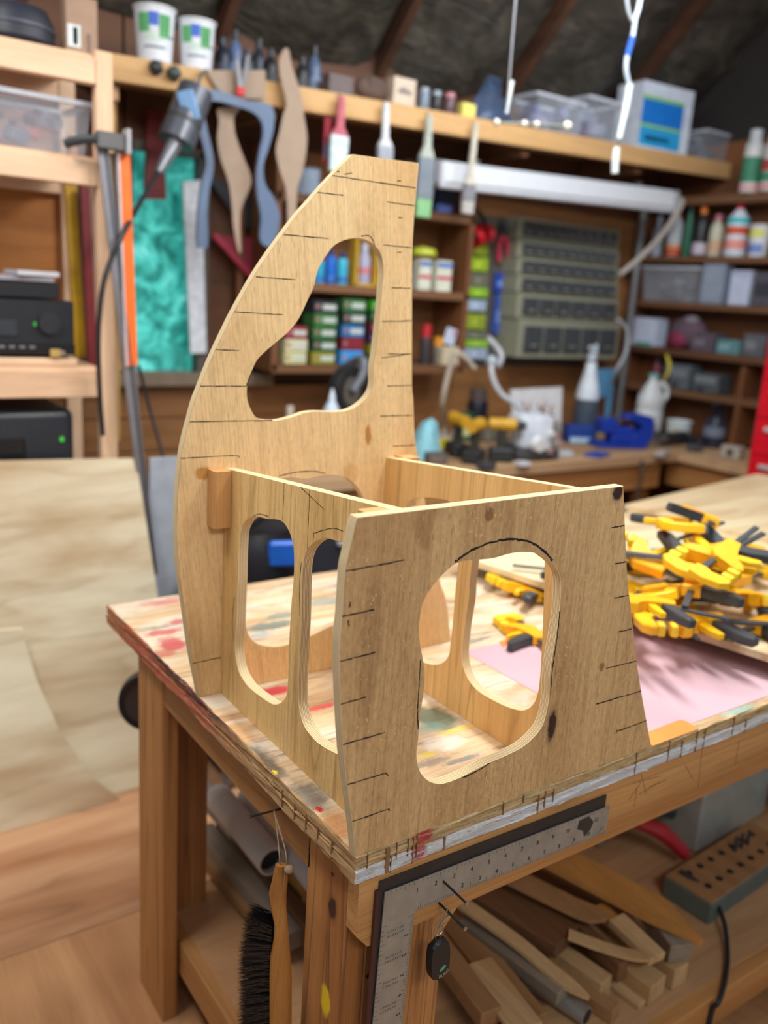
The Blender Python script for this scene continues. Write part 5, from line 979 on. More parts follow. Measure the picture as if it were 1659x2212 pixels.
B().tube([c+Vector((.045, -.01, .01)), AY(1472, 440, 2.53), AY(1440, 495, 2.50), AY(1390, 550, 2.45), AY(1340, 592, 2.42)], [.02, .018, .017, .016, .015], 10).build('cable_conduit', cm((170, 160, 152), .5), label='grey flexible conduit bending down from the strip light', cat='conduit')
a, c = AY(1112, -20, 1.6), AY(1094, 246, 1.6); w_ = thing('hanging_wire', 'thin wire hanging from the roof with a beaded rod at its end', 'wire', c)
B().cyl(a+Z*.4, c, .0035, seg=8).build('wire', cm((150, 152, 158), .35, .5), w_); B().cyl(AY(1106, 175, 1.6), c, .009, .007, 10).build('ferrule', cm((170, 178, 184), .35, .3), w_)
r0, r1 = AY(1066, 264, 1.62), AY(1228, 272, 1.58); B().cyl(r0, r1, .0045, seg=8).build('rod', cm((120, 120, 110), .4, .4), w_)
for k, rr in ((.04, .013), (.40, .012), (.56, .012), (.98, .017)): B().ball(r0.lerp(r1, k), rr, 12).build('bead', cm((222, 216, 200), .4), w_)
cp_ = thing('pull_cord', 'white taped cord with white plastic pulls hanging at the upper right', 'cord', AY(1328, 375, 1.5))
Pp = [AY(1398, -140, 1.5), AY(1382, 0, 1.5), AY(1372, 40, 1.5), AY(1366, 80, 1.5), AY(1355, 120, 1.5), AY(1352, 150, 1.5), AY(1358, 182, 1.5)]
B().tube(Pp, .008, 8).build('cord', cm((196, 208, 224), .5), cp_); B().tube(Pp[3:5], .0105, 8, 0).build('blue_tape', cm((40, 90, 190), .4), cp_)
B().tube([AY(1348, -60, 1.5), AY(1356, 20, 1.5), AY(1368, 50, 1.5)], .006, 8).build('side_cord', cm((170, 176, 184), .5), cp_)
B().tube([AY(1360, 182, 1.5), AY(1350, 240, 1.5), AY(1337, 300, 1.5)], [.013, .012, .010], 10).build('upper_pull', cm((220, 228, 230), .35), cp_); B().tube([AY(1332, 318, 1.5), AY(1329, 345, 1.5), AY(1328, 374, 1.5)], [.011, .014, .013], 10).build('lower_pull', cm((226, 234, 234), .35), cp_)
B().tube([AY(1337, 300, 1.5), AY(1332, 318, 1.5)], .003, 6, 0).build('link', mSteel, cp_)
# ------------------------------------------------------------------ back wall around and below the shelf
P0 = [AY(*p, 2.93) for p in ((398, 392), (438, 388), (448, 762), (414, 764))]; B().prism([(p.x, p.z) for p in P0], (0, 2.96, 0), X, Z, .02).build('white_board', M('scale_white', (222, 228, 238), .6, var=.15, scale=30), label='narrow speckled white board hanging beside the window', cat='board')
P0 = [AY(*p, 2.90) for p in ((322, 232), (352, 240), (362, 430), (314, 430))]; B().prism([(p.x, p.z) for p in P0], (0, 2.93, 0), X, Z, .02).build('red_strap', cm((112, 26, 28), .5), label='dark red tapered piece hanging in front of the window', cat='strap')
P0 = [AY(*p, 2.93) for p in ((460, 506), (556, 514), (580, 560), (546, 602))]; rs_ = thing('speed_square', 'magenta triangular speed square hung on the back wall', 'square', AY(520, 600, 2.93)); B().prism([(p.x, p.z) for p in P0], (0, 2.96, 0), X, Z, .015).build('plate', cm((140, 38, 58), .5), rs_); B().bar(P0[0]-Y*.004, P0[3]-Y*.004, .03, .03, (0, 1, 0), .004).build('fence', cm((168, 50, 72), .5), rs_)
P0 = [AY(*p, 2.93) for p in ((444, 372), (500, 400), (560, 440), (556, 500), (520, 480))]; B().prism([(p.x, p.z) for p in P0], (0, 2.965, 0), X, Z, .02).build('saw_blade', cm((34, 38, 46), .5), label='dark angled tool hanging behind the S-shaped template', cat='tool')
P0 = [AY(*p, 2.95) for p in ((384, 330), (400, 330), (400, 660), (384, 660))]
B().box((1.21, 2.96, .75), (.03, .04, .9)).build('wall_batten', mBrownZ, wb)
# cubby shelf with boxes
CY0, CY1 = 2.72, 2.985; cb = thing('cubby_shelf', 'brown wooden cubby shelf behind the chair back', 'shelf', (1.84, 2.85, .36))
for z in (.392, .765, 1.145): B().box((1.84, (CY0+CY1)/2, z), (1.13, CY1-CY0, .04), bev=.002).build('shelf_board', mBrownX, cb)
for x in (1.285, 1.98, 2.395): B().box((x, (CY0+CY1)/2, .88), (.03, CY1-CY0, 1.0), bev=.002).build('side_board', mBrownZ, cb)
B().box((1.84, CY1+.002, .88), (1.13, .01, 1.0)).build('back_board', mWallPly, cb)
zz = .4135; cols_ = [[(206, 204, 150), (214, 210, 170), (150, 40, 60)], [(150, 150, 40), (44, 84, 52), (52, 110, 56), (60, 120, 60), (46, 52, 60)], [(60, 150, 224), (130, 34, 48), (40, 110, 170), (46, 66, 60), (56, 116, 62)], [(60, 66, 50), (150, 146, 40), (60, 50, 84), (120, 40, 54), (34, 92, 52), (70, 170, 50)]]
names_ = {0: 'first', 1: 'second', 2: 'third', 3: 'fourth'}; lev_ = ('bottom', 'second', 'third', 'fourth', 'fifth', 'sixth')
def colname(c):
    r, g_, b_ = c
    if max(c) < 75: return 'dark'
    if r > 180 and g_ > 180: return 'cream'
    if b_ > r and b_ > g_: return 'blue'
    if g_ > r and g_ >= b_: return 'green'
    if r > g_+50: return 'maroon'
    return 'olive'
for ci, (l, r) in enumerate(((598, 654), (657, 716), (718, 776), (778, 838))):
    P, w, h = PB(l, r, 742, 778, 2.77, zz); z_ = zz
    for k, c in enumerate(cols_[ci]):
        hh = h*(.62 if ci == 3 else .74)*(1.15 if (ci == 2 and k == 0) else 1)
        carton('screw_box', '%s screw box, %s from the bottom in the %s stack of the cubby' % (colname(c), lev_[k] if k else 'lowest', names_[ci]), 'box', (P.x+(k % 2)*.003, P.y, z_+.0005), (w/1.06, .11, hh-.003), c, 0, ((.36, .94, .3, .72, (196, 204, 200) if (ci, k) not in ((2, 0), (2, 1)) else c), (.05, .22, .4, .7, (170, 120, 120))), 'screw boxes in the cubby'); z_ += hh
for a in (('pot', 'dark jar with red lid in the right cubby', 905, 928, 696, 780, (60, 58, 62), (190, 40, 50)), ('pot', 'orange topped jar in the right cubby', 932, 956, 722, 780, (110, 104, 96), (226, 150, 40))):
    P, w, h = PB(*a[2:6], 2.78, zz); bottle('jar', a[1], 'jar', P, w/2, h, a[6], (a[7], .32, .95), sh=.95)
P, w, h = PB(940, 988, 745, 784, 2.75, zz); carton('small_box', 'cream ribbed box in the right cubby', 'box', P, (w/1.1, .07, h), (206, 192, 164))
P = AY(968, 744, 2.76); carton('note_card', 'pale blue card propped on the cream ribbed box', 'card', P, (.07, .012, .085), (196, 210, 232), 0, ((.6, .9, .6, .9, (200, 130, 150)),), tilt=Matrix.Rotation(.25, 3, 'Y'))
z2 = .7855
for k, (l, r, t_, c, lb) in enumerate(((672, 700, 548, (40, 170, 210), 'turquoise bottle at the left of the middle cubby shelf'), (701, 724, 536, (20, 110, 214), 'blue bottle between turquoise bottles'), (725, 750, 540, (60, 190, 220), 'turquoise bottle beside the yellow frame'))):
    P, w, h = PB(l, r, t_, 606, 2.79, z2); bottle('bottle', lb, 'bottle', P, w/2, h, c, ((30, 60, 120), .15, .6), ((.1, .3, (60, 120, 200)),), sh=.85, group='blue bottles in the cubby')
P, w, h = PB(752, 816, 512, 610, 2.79, z2); fr = thing('yellow_rack', 'yellow rack holding a pale bottle on the middle cubby shelf', 'rack', P)
for s_ in (-1, 1): B().box(P+Vector((s_*w*.40, 0, h/2)), (.018, .06, h), None, .003).build('upright', cm((206, 164, 50), .5), fr)
B().box(P+Vector((0, 0, .006)), (w*.8, .06, .012)).build('foot', cm((206, 164, 50), .5), fr)
bottle('bottle', 'pale lavender bottle standing in the yellow rack', 'bottle', P+Z*.0125, w*.22, h*.85, (176, 176, 206), ((200, 200, 220), .2, .6), ((.3, .5, (210, 130, 140)),))
P, w, h = PB(818, 840, 530, 612, 2.80, z2); bottle('bottle', 'navy bottle right of the yellow rack', 'bottle', P, w/2, h, (40, 60, 140), ((30, 40, 80), .15, .6))
for k, (l, r) in enumerate(((890, 924), (927, 970))):
    P, w, h = PB(l, r, 552, 616, 2.78, z2); carton('glue_carton', ('cream carton with red and blue bands, nearer the chair back', 'cream carton with red and blue bands at the right of the cubby')[k], 'carton', P, (w/1.1, .08, h), (220, 222, 206), 0, ((0, 1, .78, .92, (70, 120, 200)), (0, 1, .38, .50, (206, 80, 96))), 'cream cartons in the cubby')
P = AY(914, 552, 2.79); t = thing('lime_bowl', 'lime green upturned bowl on the cream carton', 'bowl', P); B().lathe(P+Z*.002, [(0, 0), (.07, 0), (.06, .03), (0, .045)], 20).build('lid_dome', cm((196, 206, 60), .5), t)
z3 = 1.1655
P, w, h = PB(934, 980, 398, 462, 2.78, z3); carton('dark_case', 'dark navy case on the top of the cubby', 'case', P, (w/1.1, .08, h), (30, 42, 66), 0, ((.7, .9, .1, .25, (120, 40, 60)),))
P, w, h = PB(936, 976, 454, 470, 2.73, z3); carton('blue_packet', 'small blue packet in front of the navy case', 'packet', P, (w/1.05, .03, h), (96, 124, 206))
P, w, h = PB(636, 690, 366, 420, 2.80, z3); tub('paint_tin', 'pale blue paint tin behind the chair back top', 'tin', P, w/2, h, (170, 190, 214), taper=.98)
# things on the wall right of the cubby
hs = thing('ear_defenders', 'red and black ear defenders hanging on the wall', 'ear defenders', AY(1022, 545, 2.90)); P = AY(1002, 510, 2.90); P2 = AY(1046, 505, 2.92)
B().lathe(P, [(0, -.03), (.05, -.03), (.055, 0), (.05, .03), (0, .03)], 20, Matrix.Rotation(1.2, 3, 'Y'), 1.4).build('cup', mBlack, hs); B().lathe(P+Vector((.05, -.01, 0)), [(0, -.02), (.06, -.02), (.062, 0), (.06, .02), (0, .02)], 20, Matrix.Rotation(1.1, 3, 'Y'), 1.4).build('cup', cm((206, 24, 36), .4), hs); B().lathe(P2, [(0, -.02), (.05, -.02), (.055, 0), (.05, .02), (0, .02)], 20, Matrix.Rotation(1.5, 3, 'Y'), 1.5).build('cup', cm((196, 40, 56), .4), hs)
B().tube([P+Z*.06, AY(1010, 460, 2.91), AY(1030, 452, 2.91), P2+Z*.06], .01, 8).build('headband', mBlack, hs)
pg = thing('pliers', 'pink-red handled pliers hanging left of the drawer cabinets', 'pliers', AY(1086, 565, 2.95)); B().tube([AY(1078, 565, 2.95), AY(1078, 530, 2.95), AY(1086, 508, 2.95)], .014, 8).tube([AY(1098, 565, 2.95), AY(1096, 530, 2.95), AY(1088, 508, 2.95)], .014, 8).build('handles', cm((206, 60, 86), .5), pg); B().tube([AY(1087, 510, 2.95), AY(1087, 490, 2.95), AY(1086, 470, 2.95)], [.02, .02, .006], 8).build('jaws', mDark, pg)
gp_ = [(1006, 1056, 522, 552, (150, 170, 40)), (1006, 1056, 556, 586, (160, 190, 40)), (1004, 1056, 590, 622, (112, 112, 96)), (1004, 1056, 622, 642, (150, 200, 50)), (1000, 1052, 648, 672, (170, 190, 214)), (998, 1050, 678, 712, (150, 170, 50)), (996, 1054, 716, 732, (116, 120, 104)), (996, 1058, 734, 750, (150, 200, 60)), (990, 1056, 752, 776, (168, 186, 210))]
gl_ = ('olive green packet at the top of the wall rack', 'lime packet second in the wall rack', 'grey packet third in the wall rack', 'bright lime packet under the grey one', 'pale blue packet mid wall rack', 'olive packet below the pale blue one', 'grey-green packet low in the wall rack', 'lime packet near the bottom of the wall rack', 'pale blue packet lowest in the wall rack')
for (l, r, t_, b_, c), lb in zip(gp_, gl_):
    P, w, h = PB(l, r, t_, b_, 2.955); carton('hanging_packet', lb, 'packet', P, (w/1.0, .03, h*.97), c, 0, ((.3, .55, .25, .75, tuple(min(255, v+30) for v in c)),), 'packets in the wall rack')
for (l, r, t_, b_, c), lb in zip(((1060, 1110, 592, 632, (36, 72, 176)), (1056, 1106, 640, 722, (52, 84, 170))), ('blue blister pack beside the wall rack', 'long blue blister pack under another')):
    P, w, h = PB(l, r, t_, b_, 2.96); carton('blister_pack', lb, 'pack', P, (w, .025, h), c, 0, ((.1, .9, .3, .6, (120, 150, 220)),), 'blue blister packs')
# small-parts drawer cabinets
mOrg = M('cabinet_olive', (146, 146, 128), .5, var=.06); mDrw = M('drawer_smoke', (70, 74, 78), .25, var=.25, scale=60)
B().box((3.10, 2.978, .80), (.98, .012, .82)).build('cabinet_backboard', cm((84, 80, 72), .7), label='dark grey backing board behind the drawer cabinets', cat='board')
rows = [(482, 530, 9), (530, 566, 9), (566, 602, 8), (602, 640, 8), (640, 694, 6), (694, 776, 5)]
for i, (t_, b_, nd) in enumerate(rows):
    yy = 2.88-i*.022; a, c = AY(1112-i*1.5, b_, yy), AY(1345, b_, yy); P = a.lerp(c, .5); z0 = AY(1230, b_, yy).z; z1 = AY(1230, t_, yy).z; w = .84-.0*i; h = z1-z0; dd = 2.965-yy
    cab = thing('drawer_cabinet', '%s olive drawer cabinet %s of the stack on the wall' % (('small-celled', 'shallow', 'narrow', 'slim', 'six-drawer', 'large-drawer')[i], ('at the top', 'second from the top', 'third from the top', 'fourth from the top', 'fifth from the top', 'at the bottom')[i]), 'drawer cabinet', (P.x, yy+dd/2, z0), 'drawer cabinets on the wall')
    B().box((P.x, yy+dd/2+.01, (z0+z1)/2), (w, dd, h-.004), None, .004).build('cabinet_shell', mOrg, cab)
    for j in range(nd):
        x = P.x-w/2+.03+(j+.5)*(w-.06)/nd; dw = (w-.06)/nd*.86
        dr = B().box((x, yy+.004, (z0+z1)/2), (dw, .02, h*.66), None, .003).build('drawer', mDrw, cab)
        B().box((x, yy-.009, z0+h*.34), (dw*.35, .008, .010), None, .002).build('pull', mOrg, dr)
# conduit in the corner, white hose loop
P = AY(1352, 760, 2.86); cd_ = thing('conduit_pipe', 'grey conduit pipe running up the wall corner', 'pipe', (P.x, P.y, 0)); B().cyl((P.x, P.y, .002), (P.x, P.y, 1.46), .022, seg=14).build('pipe', cm((124, 126, 130), .45, .3), cd_)
for z in (.35, 1.0): B().box((P.x, P.y+.05, z), (.07, .10, .03)).build('pipe_clip', mSteel, cd_)
B().tube([AY(1335, 690, 2.62), AY(1355, 715, 2.62), AY(1352, 760, 2.62), AY(1332, 800, 2.64), AY(1322, 830, 2.75)], .011, 8).build('air_hose', cm((176, 182, 188), .4), label='pale hose loop right of the drawer cabinets', cat='hose')
# ------------------------------------------------------------------ shelves on the right wall
RX = 3.95; rsu = thing('wall_shelf', 'brown wooden shelves filling the right wall', 'shelf', (4.05, 2.4, .2))
for z, hh in ((1.43, .05), (1.088, .035), (.818, .035), (.540, .04), (.300, .04)): B().box(((RX+XW)/2, 2.32 if z > .4 else 2.45, z-hh/2), (XW-RX-.004, 1.30 if z > .4 else 1.04, hh), bev=.003).build('shelf_board', mBrownY, rsu)
for y, z0, z1 in ((2.965, .0, 1.43), (2.08, .0, .5), (1.68, .5, 1.4)): B().box(((RX+XW)/2, y, (z0+z1)/2), (XW-RX-.006, .03, z1-z0-.04)).build('upright', mBrownZ, rsu)
def rb(l, r, t_, b_, z, x=4.02): P, w, h = PR(l, r, t_, b_, x, z+.001); return P, w, h
z = 1.088
for (l, r, t_, c, cap, bands, lb, kw) in ((1404, 1428, 468, (176, 186, 204), ((150, 160, 180), .2, .5), (), 'grey-white bottle leftmost on the upper right shelf', {}), (1436, 1468, 440, (196, 204, 214), ((206, 60, 50), .24, .5), ((.02, .2, (206, 90, 50)), (.22, .3, (230, 150, 60))), 'orange and white bottle with red neck', {}), (1472, 1488, 452, (40, 110, 84), ((30, 70, 60), .1, .8), (), 'slim green bottle on the upper right shelf', {}), (1492, 1524, 448, (34, 34, 42), ((236, 130, 40), .14, .5), ((.05, .32, (200, 190, 206)),), 'black bottle with orange cap', {}), (1526, 1556, 464, (196, 196, 176), ((190, 110, 130), .14, .5), ((.1, .45, (206, 170, 140)),), 'beige bottle with pink cap', {}), (1562, 1608, 424, (214, 224, 236), ((210, 30, 50), .22, .42), ((.15, .35, (230, 150, 140)), (.45, .62, (206, 90, 60)), (.68, .8, (60, 190, 200))), 'large white glue bottle with red cone cap', {'cone': True})):
    P, w, h = rb(l, r, t_, 551, z); bottle('bottle', lb, 'bottle', P, w/2, h, c, cap, bands, group='bottles on the upper right shelf', **kw)
P, w, h = rb(1612, 1656, 490, 556, z); tub('paint_pot', 'white tub with yellow rim on the upper right shelf', 'tub', P, w/2, h, (216, 220, 226), ((120, 240, .1, .4, (120, 140, 200)), (120, 240, .6, .85, (226, 226, 120))), taper=.9)
z = .818
P, w, h = rb(1398, 1512, 578, 650, z); clearbin('storage_bin', 'clear bin of hardware on the middle right shelf', P, (.16, .40, h), 0, ((110, 110, 124), (150, 150, 160), (90, 96, 104)), seed=8)
P, w, h = rb(1516, 1570, 566, 654, z); carton('frosted_box', 'frosted grey plastic box on the middle right shelf', 'box', P, (w/1.0, .1, h), (140, 152, 172), -90, ((.08, .92, .1, .9, (150, 162, 182)),))
P, w, h = rb(1578, 1626, 588, 660, z); carton('white_box', 'white plastic box beside the frosted box', 'box', P, (w/1.0, .1, h), (196, 206, 232), -90, ((0, 1, .86, .94, (170, 178, 210)),))
P, w, h = rb(1630, 1690, 590, 662, z); carton('dark_bin', 'dark bin at the right end of the middle right shelf', 'bin', P, (w/1.0, .12, h), (84, 82, 92), -90, ((.1, .9, .3, .7, (56, 60, 70)),))
z = .540
P, w, h = rb(1370, 1430, 686, 744, z); carton('white_box', 'white box standing near the conduit', 'box', P, (w, .12, h), (200, 210, 234), -90, ((.2, .9, 0, .14, (90, 160, 150)),))
P, w, h = rb(1440, 1522, 674, 756, z); t = thing('cloth_bundle', 'dark purple bundle on the lower right shelf', 'bundle', P); B().ball(P+Vector((0, 0, h*.42)), (.09, w*.55, h*.42), 20).build('bundle_body', cm((96, 76, 90), .8), t); B().ball(P+Vector((-.06, .02, h*.25)), (.05, .07, h*.25), 14).build('red_patch', cm((130, 40, 70), .7), t); B().ball(P+Vector((-.02, -.03, h*.75)), (.05, .05, .03), 14).build('grey_fold', cm((140, 130, 140), .7), t)
for (l, r, t_, b_, c, lb) in ((1500, 1556, 724, 764, (92, 82, 94), 'grey flat case on the lower right shelf'), (1556, 1610, 738, 768, (96, 140, 146), 'teal flat case on the lower right shelf'), (1612, 1664, 728, 776, (92, 96, 104), 'dark grey case at the end of the lower right shelf')):
    P, w, h = rb(l, r, t_, b_, z); carton('flat_case', lb, 'case', P, (w, .13, h), c, -90, ((.1, .6, .3, .7, tuple(min(255, v+30) for v in c)),), 'flat cases on the lower right shelf')
z = .300
P, w, h = rb(1402, 1424, 776, 836, z); bottle('bottle', 'maroon bottle on the lowest right shelf', 'bottle', P, w/2, h, (110, 30, 50), ((60, 30, 40), .2, .6))
P, w, h = rb(1426, 1452, 766, 838, z, 4.05); bottle('bottle', 'slate bottle behind the yellow strap', 'bottle', P, w/2, h, (86, 94, 112), ((60, 66, 80), .2, .6))
B().tube([AX(1438, 760, 3.96), AX(1446, 790, 3.955), AX(1440, 812, 3.955), AX(1430, 828, 3.96)], [.006, .011, .009, .006], 8).build('yellow_strap', cm((226, 206, 60), .5), label='yellow strap draped on the lowest right shelf', cat='strap')
for (l, r, t_, b_, c, lb) in ((1452, 1500, 790, 842, (92, 98, 106), 'grey tool case on the lowest right shelf'), (1502, 1566, 806, 848, (80, 86, 92), 'dark grey radio-like case on the lowest right shelf')):
    P, w, h = rb(l, r, t_, b_, z); carton('tool_case', lb, 'case', P, (w, .13, h), c, -90, ((.08, .9, .5, .85, (120, 126, 132)), (.2, .5, .1, .3, (50, 54, 60))), 'cases on the lowest right shelf', bev=.008)
P, w, h = rb(1600, 1640, 240, 388, 1.43, 3.98); bottle('spray_bottle', 'white and green spray can at the top right', 'spray can', P, w/2, h*.86, (206, 206, 206), ((196, 200, 206), .2, .7), ((.06, .14, (226, 160, 160)), (.2, .7, (60, 130, 100))), sh=.88)
P, w, h = rb(1642, 1682, 250, 392, 1.43, 3.98); bottle('spray_bottle', 'red and green spray can at the top right edge', 'spray can', P, w/2, h*.86, (196, 196, 196), ((196, 200, 206), .2, .7), ((.06, .14, (220, 130, 130)), (.2, .4, (60, 130, 100)), (.42, .66, (170, 60, 60))), sh=.88)
# ------------------------------------------------------------------ on the back bench
def cb_(px, py, z=0.001): return AZ(px, py, z)
rt = thing('tool_chest', 'red rolling tool chest at the right edge', 'tool chest', (3.6, 1.3, FLOOR))
B().box((3.60, 1.29, -.08), (.66, .5, 1.68), None, .012).build('chest_body', M('chest_red', (206, 8, 36), .35, var=.05), rt)
for i, (z0, z1) in enumerate(((-.75, -.5), (-.48, -.30), (-.28, -.10), (-.08, .10), (.12, .28), (.30, .46), (.48, .64))):
    dr = B().box((3.266, 1.29, (z0+z1)/2), (.012, .46, z1-z0), None, .003).build('drawer', M('chest_red', (206, 8, 36)), rt); B().box((3.254, 1.29, z1-.035), (.018, .36, .022), None, .004).build('handle', cm((206, 208, 212), .3, .4), dr)
for sx in (3.35, 3.85):
    for sy in (1.1, 1.48): B().cyl((sx, sy-.015, FLOOR+.025), (sx, sy+.015, FLOOR+.025), .025, seg=14).build('caster', mBlack, rt)
P = cb_(1258, 948); sbm = thing('spray_bottle', 'tall spray bottle with white shoulders and dark lower body', 'spray bottle', P); mp = MPP(P); H_ = 205*mp
B().lathe(P, [(0, 0), (.075, 0), (.08, .01), (.066, H_*.42), (0, H_*.42)], 24).build('lower_body', cm((74, 86, 100), .3), sbm); B().lathe(P, [(.067, H_*.42), (.068, H_*.46), (.058, H_*.55), (.034, H_*.72), (.03, H_*.80), (0, H_*.80)], 24).build('white_shoulder', cm((220, 230, 242), .35), sbm)
B().box(P+Vector((-.01, -.01, H_*.86)), (.05, .04, H_*.10), RZ(20), .008).build('spray_head', cm((206, 218, 232), .35), sbm); B().tube([P+Vector((-.03, -.02, H_*.9)), P+Vector((-.055, -.03, H_*.96))], .012, 8, 0).tube([P+Vector((.03, .01, H_*.88)), P+Vector((.045, .02, H_*.98))], .012, 8, 0).build('nozzle', cm((196, 206, 222), .35), sbm)
P0 = [AY(*p, 2.80) for p in ((1276, 800), (1332, 796), (1318, 908), (1310, 908), (1314, 858), (1290, 858), (1290, 908), (1280, 908))]; B().prism([(p.x, p.z) for p in P0], (0, 2.82, 0), X, Z, .015).build('blue_plate', cm((96, 158, 206), .5), label='light blue two-legged plate leaning at the back of the bench', cat='plate')
P = AX(1398, 922, 3.83); P.z = .001; jg = thing('plastic_jug', 'white plastic jug with a side handle on the corner of the bench', 'jug', P); H_ = 128*MPP(P)
B().lathe(P, [(0, 0), (.085, 0), (.095, .01), (.095, H_*.42), (.088, H_*.46), (.095, H_*.50), (.088, H_*.68), (.05, H_*.86), (.03, H_*.92), (.03, H_), (0, H_)], 24, RZ(0), .8).build('jug_body', cm((214, 218, 220), .4), jg); B().tube([P+Vector((.075, -.03, H_*.58)), P+Vector((.095, -.04, H_*.7)), P+Vector((.08, -.035, H_*.84)), P+Vector((.04, -.01, H_*.9))], .015, 8).build('jug_handle', cm((214, 218, 220), .4), jg); B().lathe(P, [(0, H_), (.034, H_), (.034, H_*1.05), (0, H_*1.05)], 16).build('cap', cm((110, 170, 160), .5), jg)
P = AX(1466, 925, 3.87); P.z = .001; tub('plastic_tub', 'small white tub on the bench beside the jug', 'tub', P, .075, .125, (206, 216, 220), ((180, 260, .2, .7, (190, 204, 206)),), taper=.84)
P = cb_(1538, 965); bottle('spray_bottle', 'dark glossy spray bottle on the right bench', 'spray bottle', P, .062, .26, (40, 48, 66), ((24, 30, 44), .28, .45), ((.35, .65, (120, 128, 150)),), spray=True)
P = cb_(1592, 958); carton('battery_charger', 'dark charger with maroon top on the right bench', 'charger', P, (.13, .12, .10), (60, 60, 68), -80, ((.1, .9, .76, .98, (120, 60, 84)), (.05, .2, .2, .5, (190, 70, 50))), bev=.01)
P = cb_(1580, 990); carton('small_radio', 'small beige box with a dark dial on the right bench edge', 'box', P, (.11, .07, .07), (168, 160, 150), -80, ((.35, .65, .25, .75, (60, 50, 50)),), bev=.006)
P = cb_(1462, 962); t = thing('drill', 'black power drill lying on the corner of the bench', 'drill', P); B().cyl(P+Vector((-.13, 0, .045)), P+Vector((.10, .03, .045)), .038, .032, 16).build('drill_body', cm((40, 42, 48), .5), t); B().box(P+Vector((.08, -.06, .035)), (.05, .14, .05), RZ(-15), .01).build('drill_handle', cm((34, 36, 42), .5), t); B().cyl(P+Vector((-.18, -.005, .045)), P+Vector((-.13, 0, .045)), .015, .024, 12).build('chuck', mSteel, t); B().box(P+Vector((.0, .03, .085)), (.09, .03, .018), RZ(30), .004).build('tan_tag', cm((196, 180, 140), .6), t)
# blue bench vise
P = cb_(1345, 965); vs_ = thing('bench_vise', 'blue bench vise at the inner corner of the back bench', 'vise', P); mVb = M('vise_blue', (22, 56, 160), .35, var=.08); RV = RZ(-20)
def V3(x, y, z): return P+RV @ Vector((x, y, z))
B().box(V3(-.04, .0, .014), (.30, .14, .028), RV, .006).build('base', mVb, vs_); B().box(V3(-.03, 0, .07), (.14, .10, .09), RV, .012).build('body', mVb, vs_)
B().prism([(-.02, 0), (.10, 0), (.12, .05), (.11, .155), (.05, .17), (-.05, .17), (-.06, .14), (.03, .13), (.05, .09), (.0, .06)], V3(.04, -.045, .02), RV @ X, Z, -.09, .006).build('moving_jaw', mVb, vs_)
B().box(V3(-.12, 0, .12), (.09, .11, .08), RV, .01).build('fixed_jaw', mVb, vs_); B().box(V3(-.07, 0, .155), (.012, .12, .03), RV).build('jaw_plate', mSteel, vs_)
B().cyl(V3(.10, 0, .06), V3(.20, 0, .06), .012, seg=12).build('screw', mSteel, vs_); B().cyl(V3(.195, -.03, .012), V3(.195, .03, .15), .006, seg=8).build('tommy_bar', mNail, vs_)
P = cb_(1248, 955); carton('blue_case', 'blue case with white label on the bench beside the vise', 'case', P, (.17, .10, .10), (24, 60, 140), -25, ((.1, .8, .05, .35, (170, 200, 226)),), bev=.01)
P = AY(1318, 978, 2.12); B().tube([(P.x+.22, 2.085, -.02), (P.x+.22, 2.07, -.08), (P.x+.215, 2.08, -.20), (P.x+.22, 2.075, -.33)], .009, 8).build('strap_cord', cm((70, 60, 54), .6), label='dark cord hanging over the back bench edge', cat='cord')
# sign, machine, drills, cans, lamp arms
P0 = [AY(*p, 2.55) for p in ((1104, 842), (1216, 836), (1212, 935), (1112, 935))]; sg = thing('paper_sign', 'white sheet with brown brush strokes propped on the bench', 'sign', AY(1160, 935, 2.55)); B().prism([(p.x, p.z) for p in P0], (0, 2.56, 0), X, Z, .006).build('sheet', mPaper, sg)
b = B(); strokes(b, [[(AY(px, py, 2.553).x, AY(px, py, 2.553).z) for px, py in L_] for L_ in (((1128, 868), (1138, 896)), ((1138, 896), (1146, 870)), ((1162, 874), (1180, 898)), ((1180, 872), (1162, 900)), ((1194, 876), (1188, 890), (1196, 900)))], (0, 2.553, 0), X, Z, .022, .001, 3); b.build('brush_strokes', cm((150, 110, 84), .7), sg)
P = cb_(1165, 995); gm = thing('bench_grinder', 'white bench machine with chrome knobs on the back bench', 'machine', P)
B().box(P+Vector((0, .08, .03)), (.26, .18, .05), RZ(-8), .01).build('base', cm((70, 70, 74), .5), gm); B().box(P+Vector((-.01, .08, .14)), (.20, .15, .17), RZ(-8), .03, 2).build('housing', cm((214, 222, 234), .35), gm); B().cyl(P+Vector((-.05, -.02, .09)), P+Vector((-.05, -.05, .09)), .04, .035, 18).build('knob', mWhite, gm)
for dx, dz in ((.06, .13), (.09, .09), (.03, .06)): B().cyl(P+Vector((dx, .0, dz)), P+Vector((dx, -.04, dz)), .024, .02, 14).build('knob', cm((214, 212, 206), .25, .6), gm)
B().cyl(P+Vector((.11, .07, .14)), P+Vector((.16, .07, .14)), .05, seg=20).build('wheel', cm((150, 148, 146), .4, .3), gm)
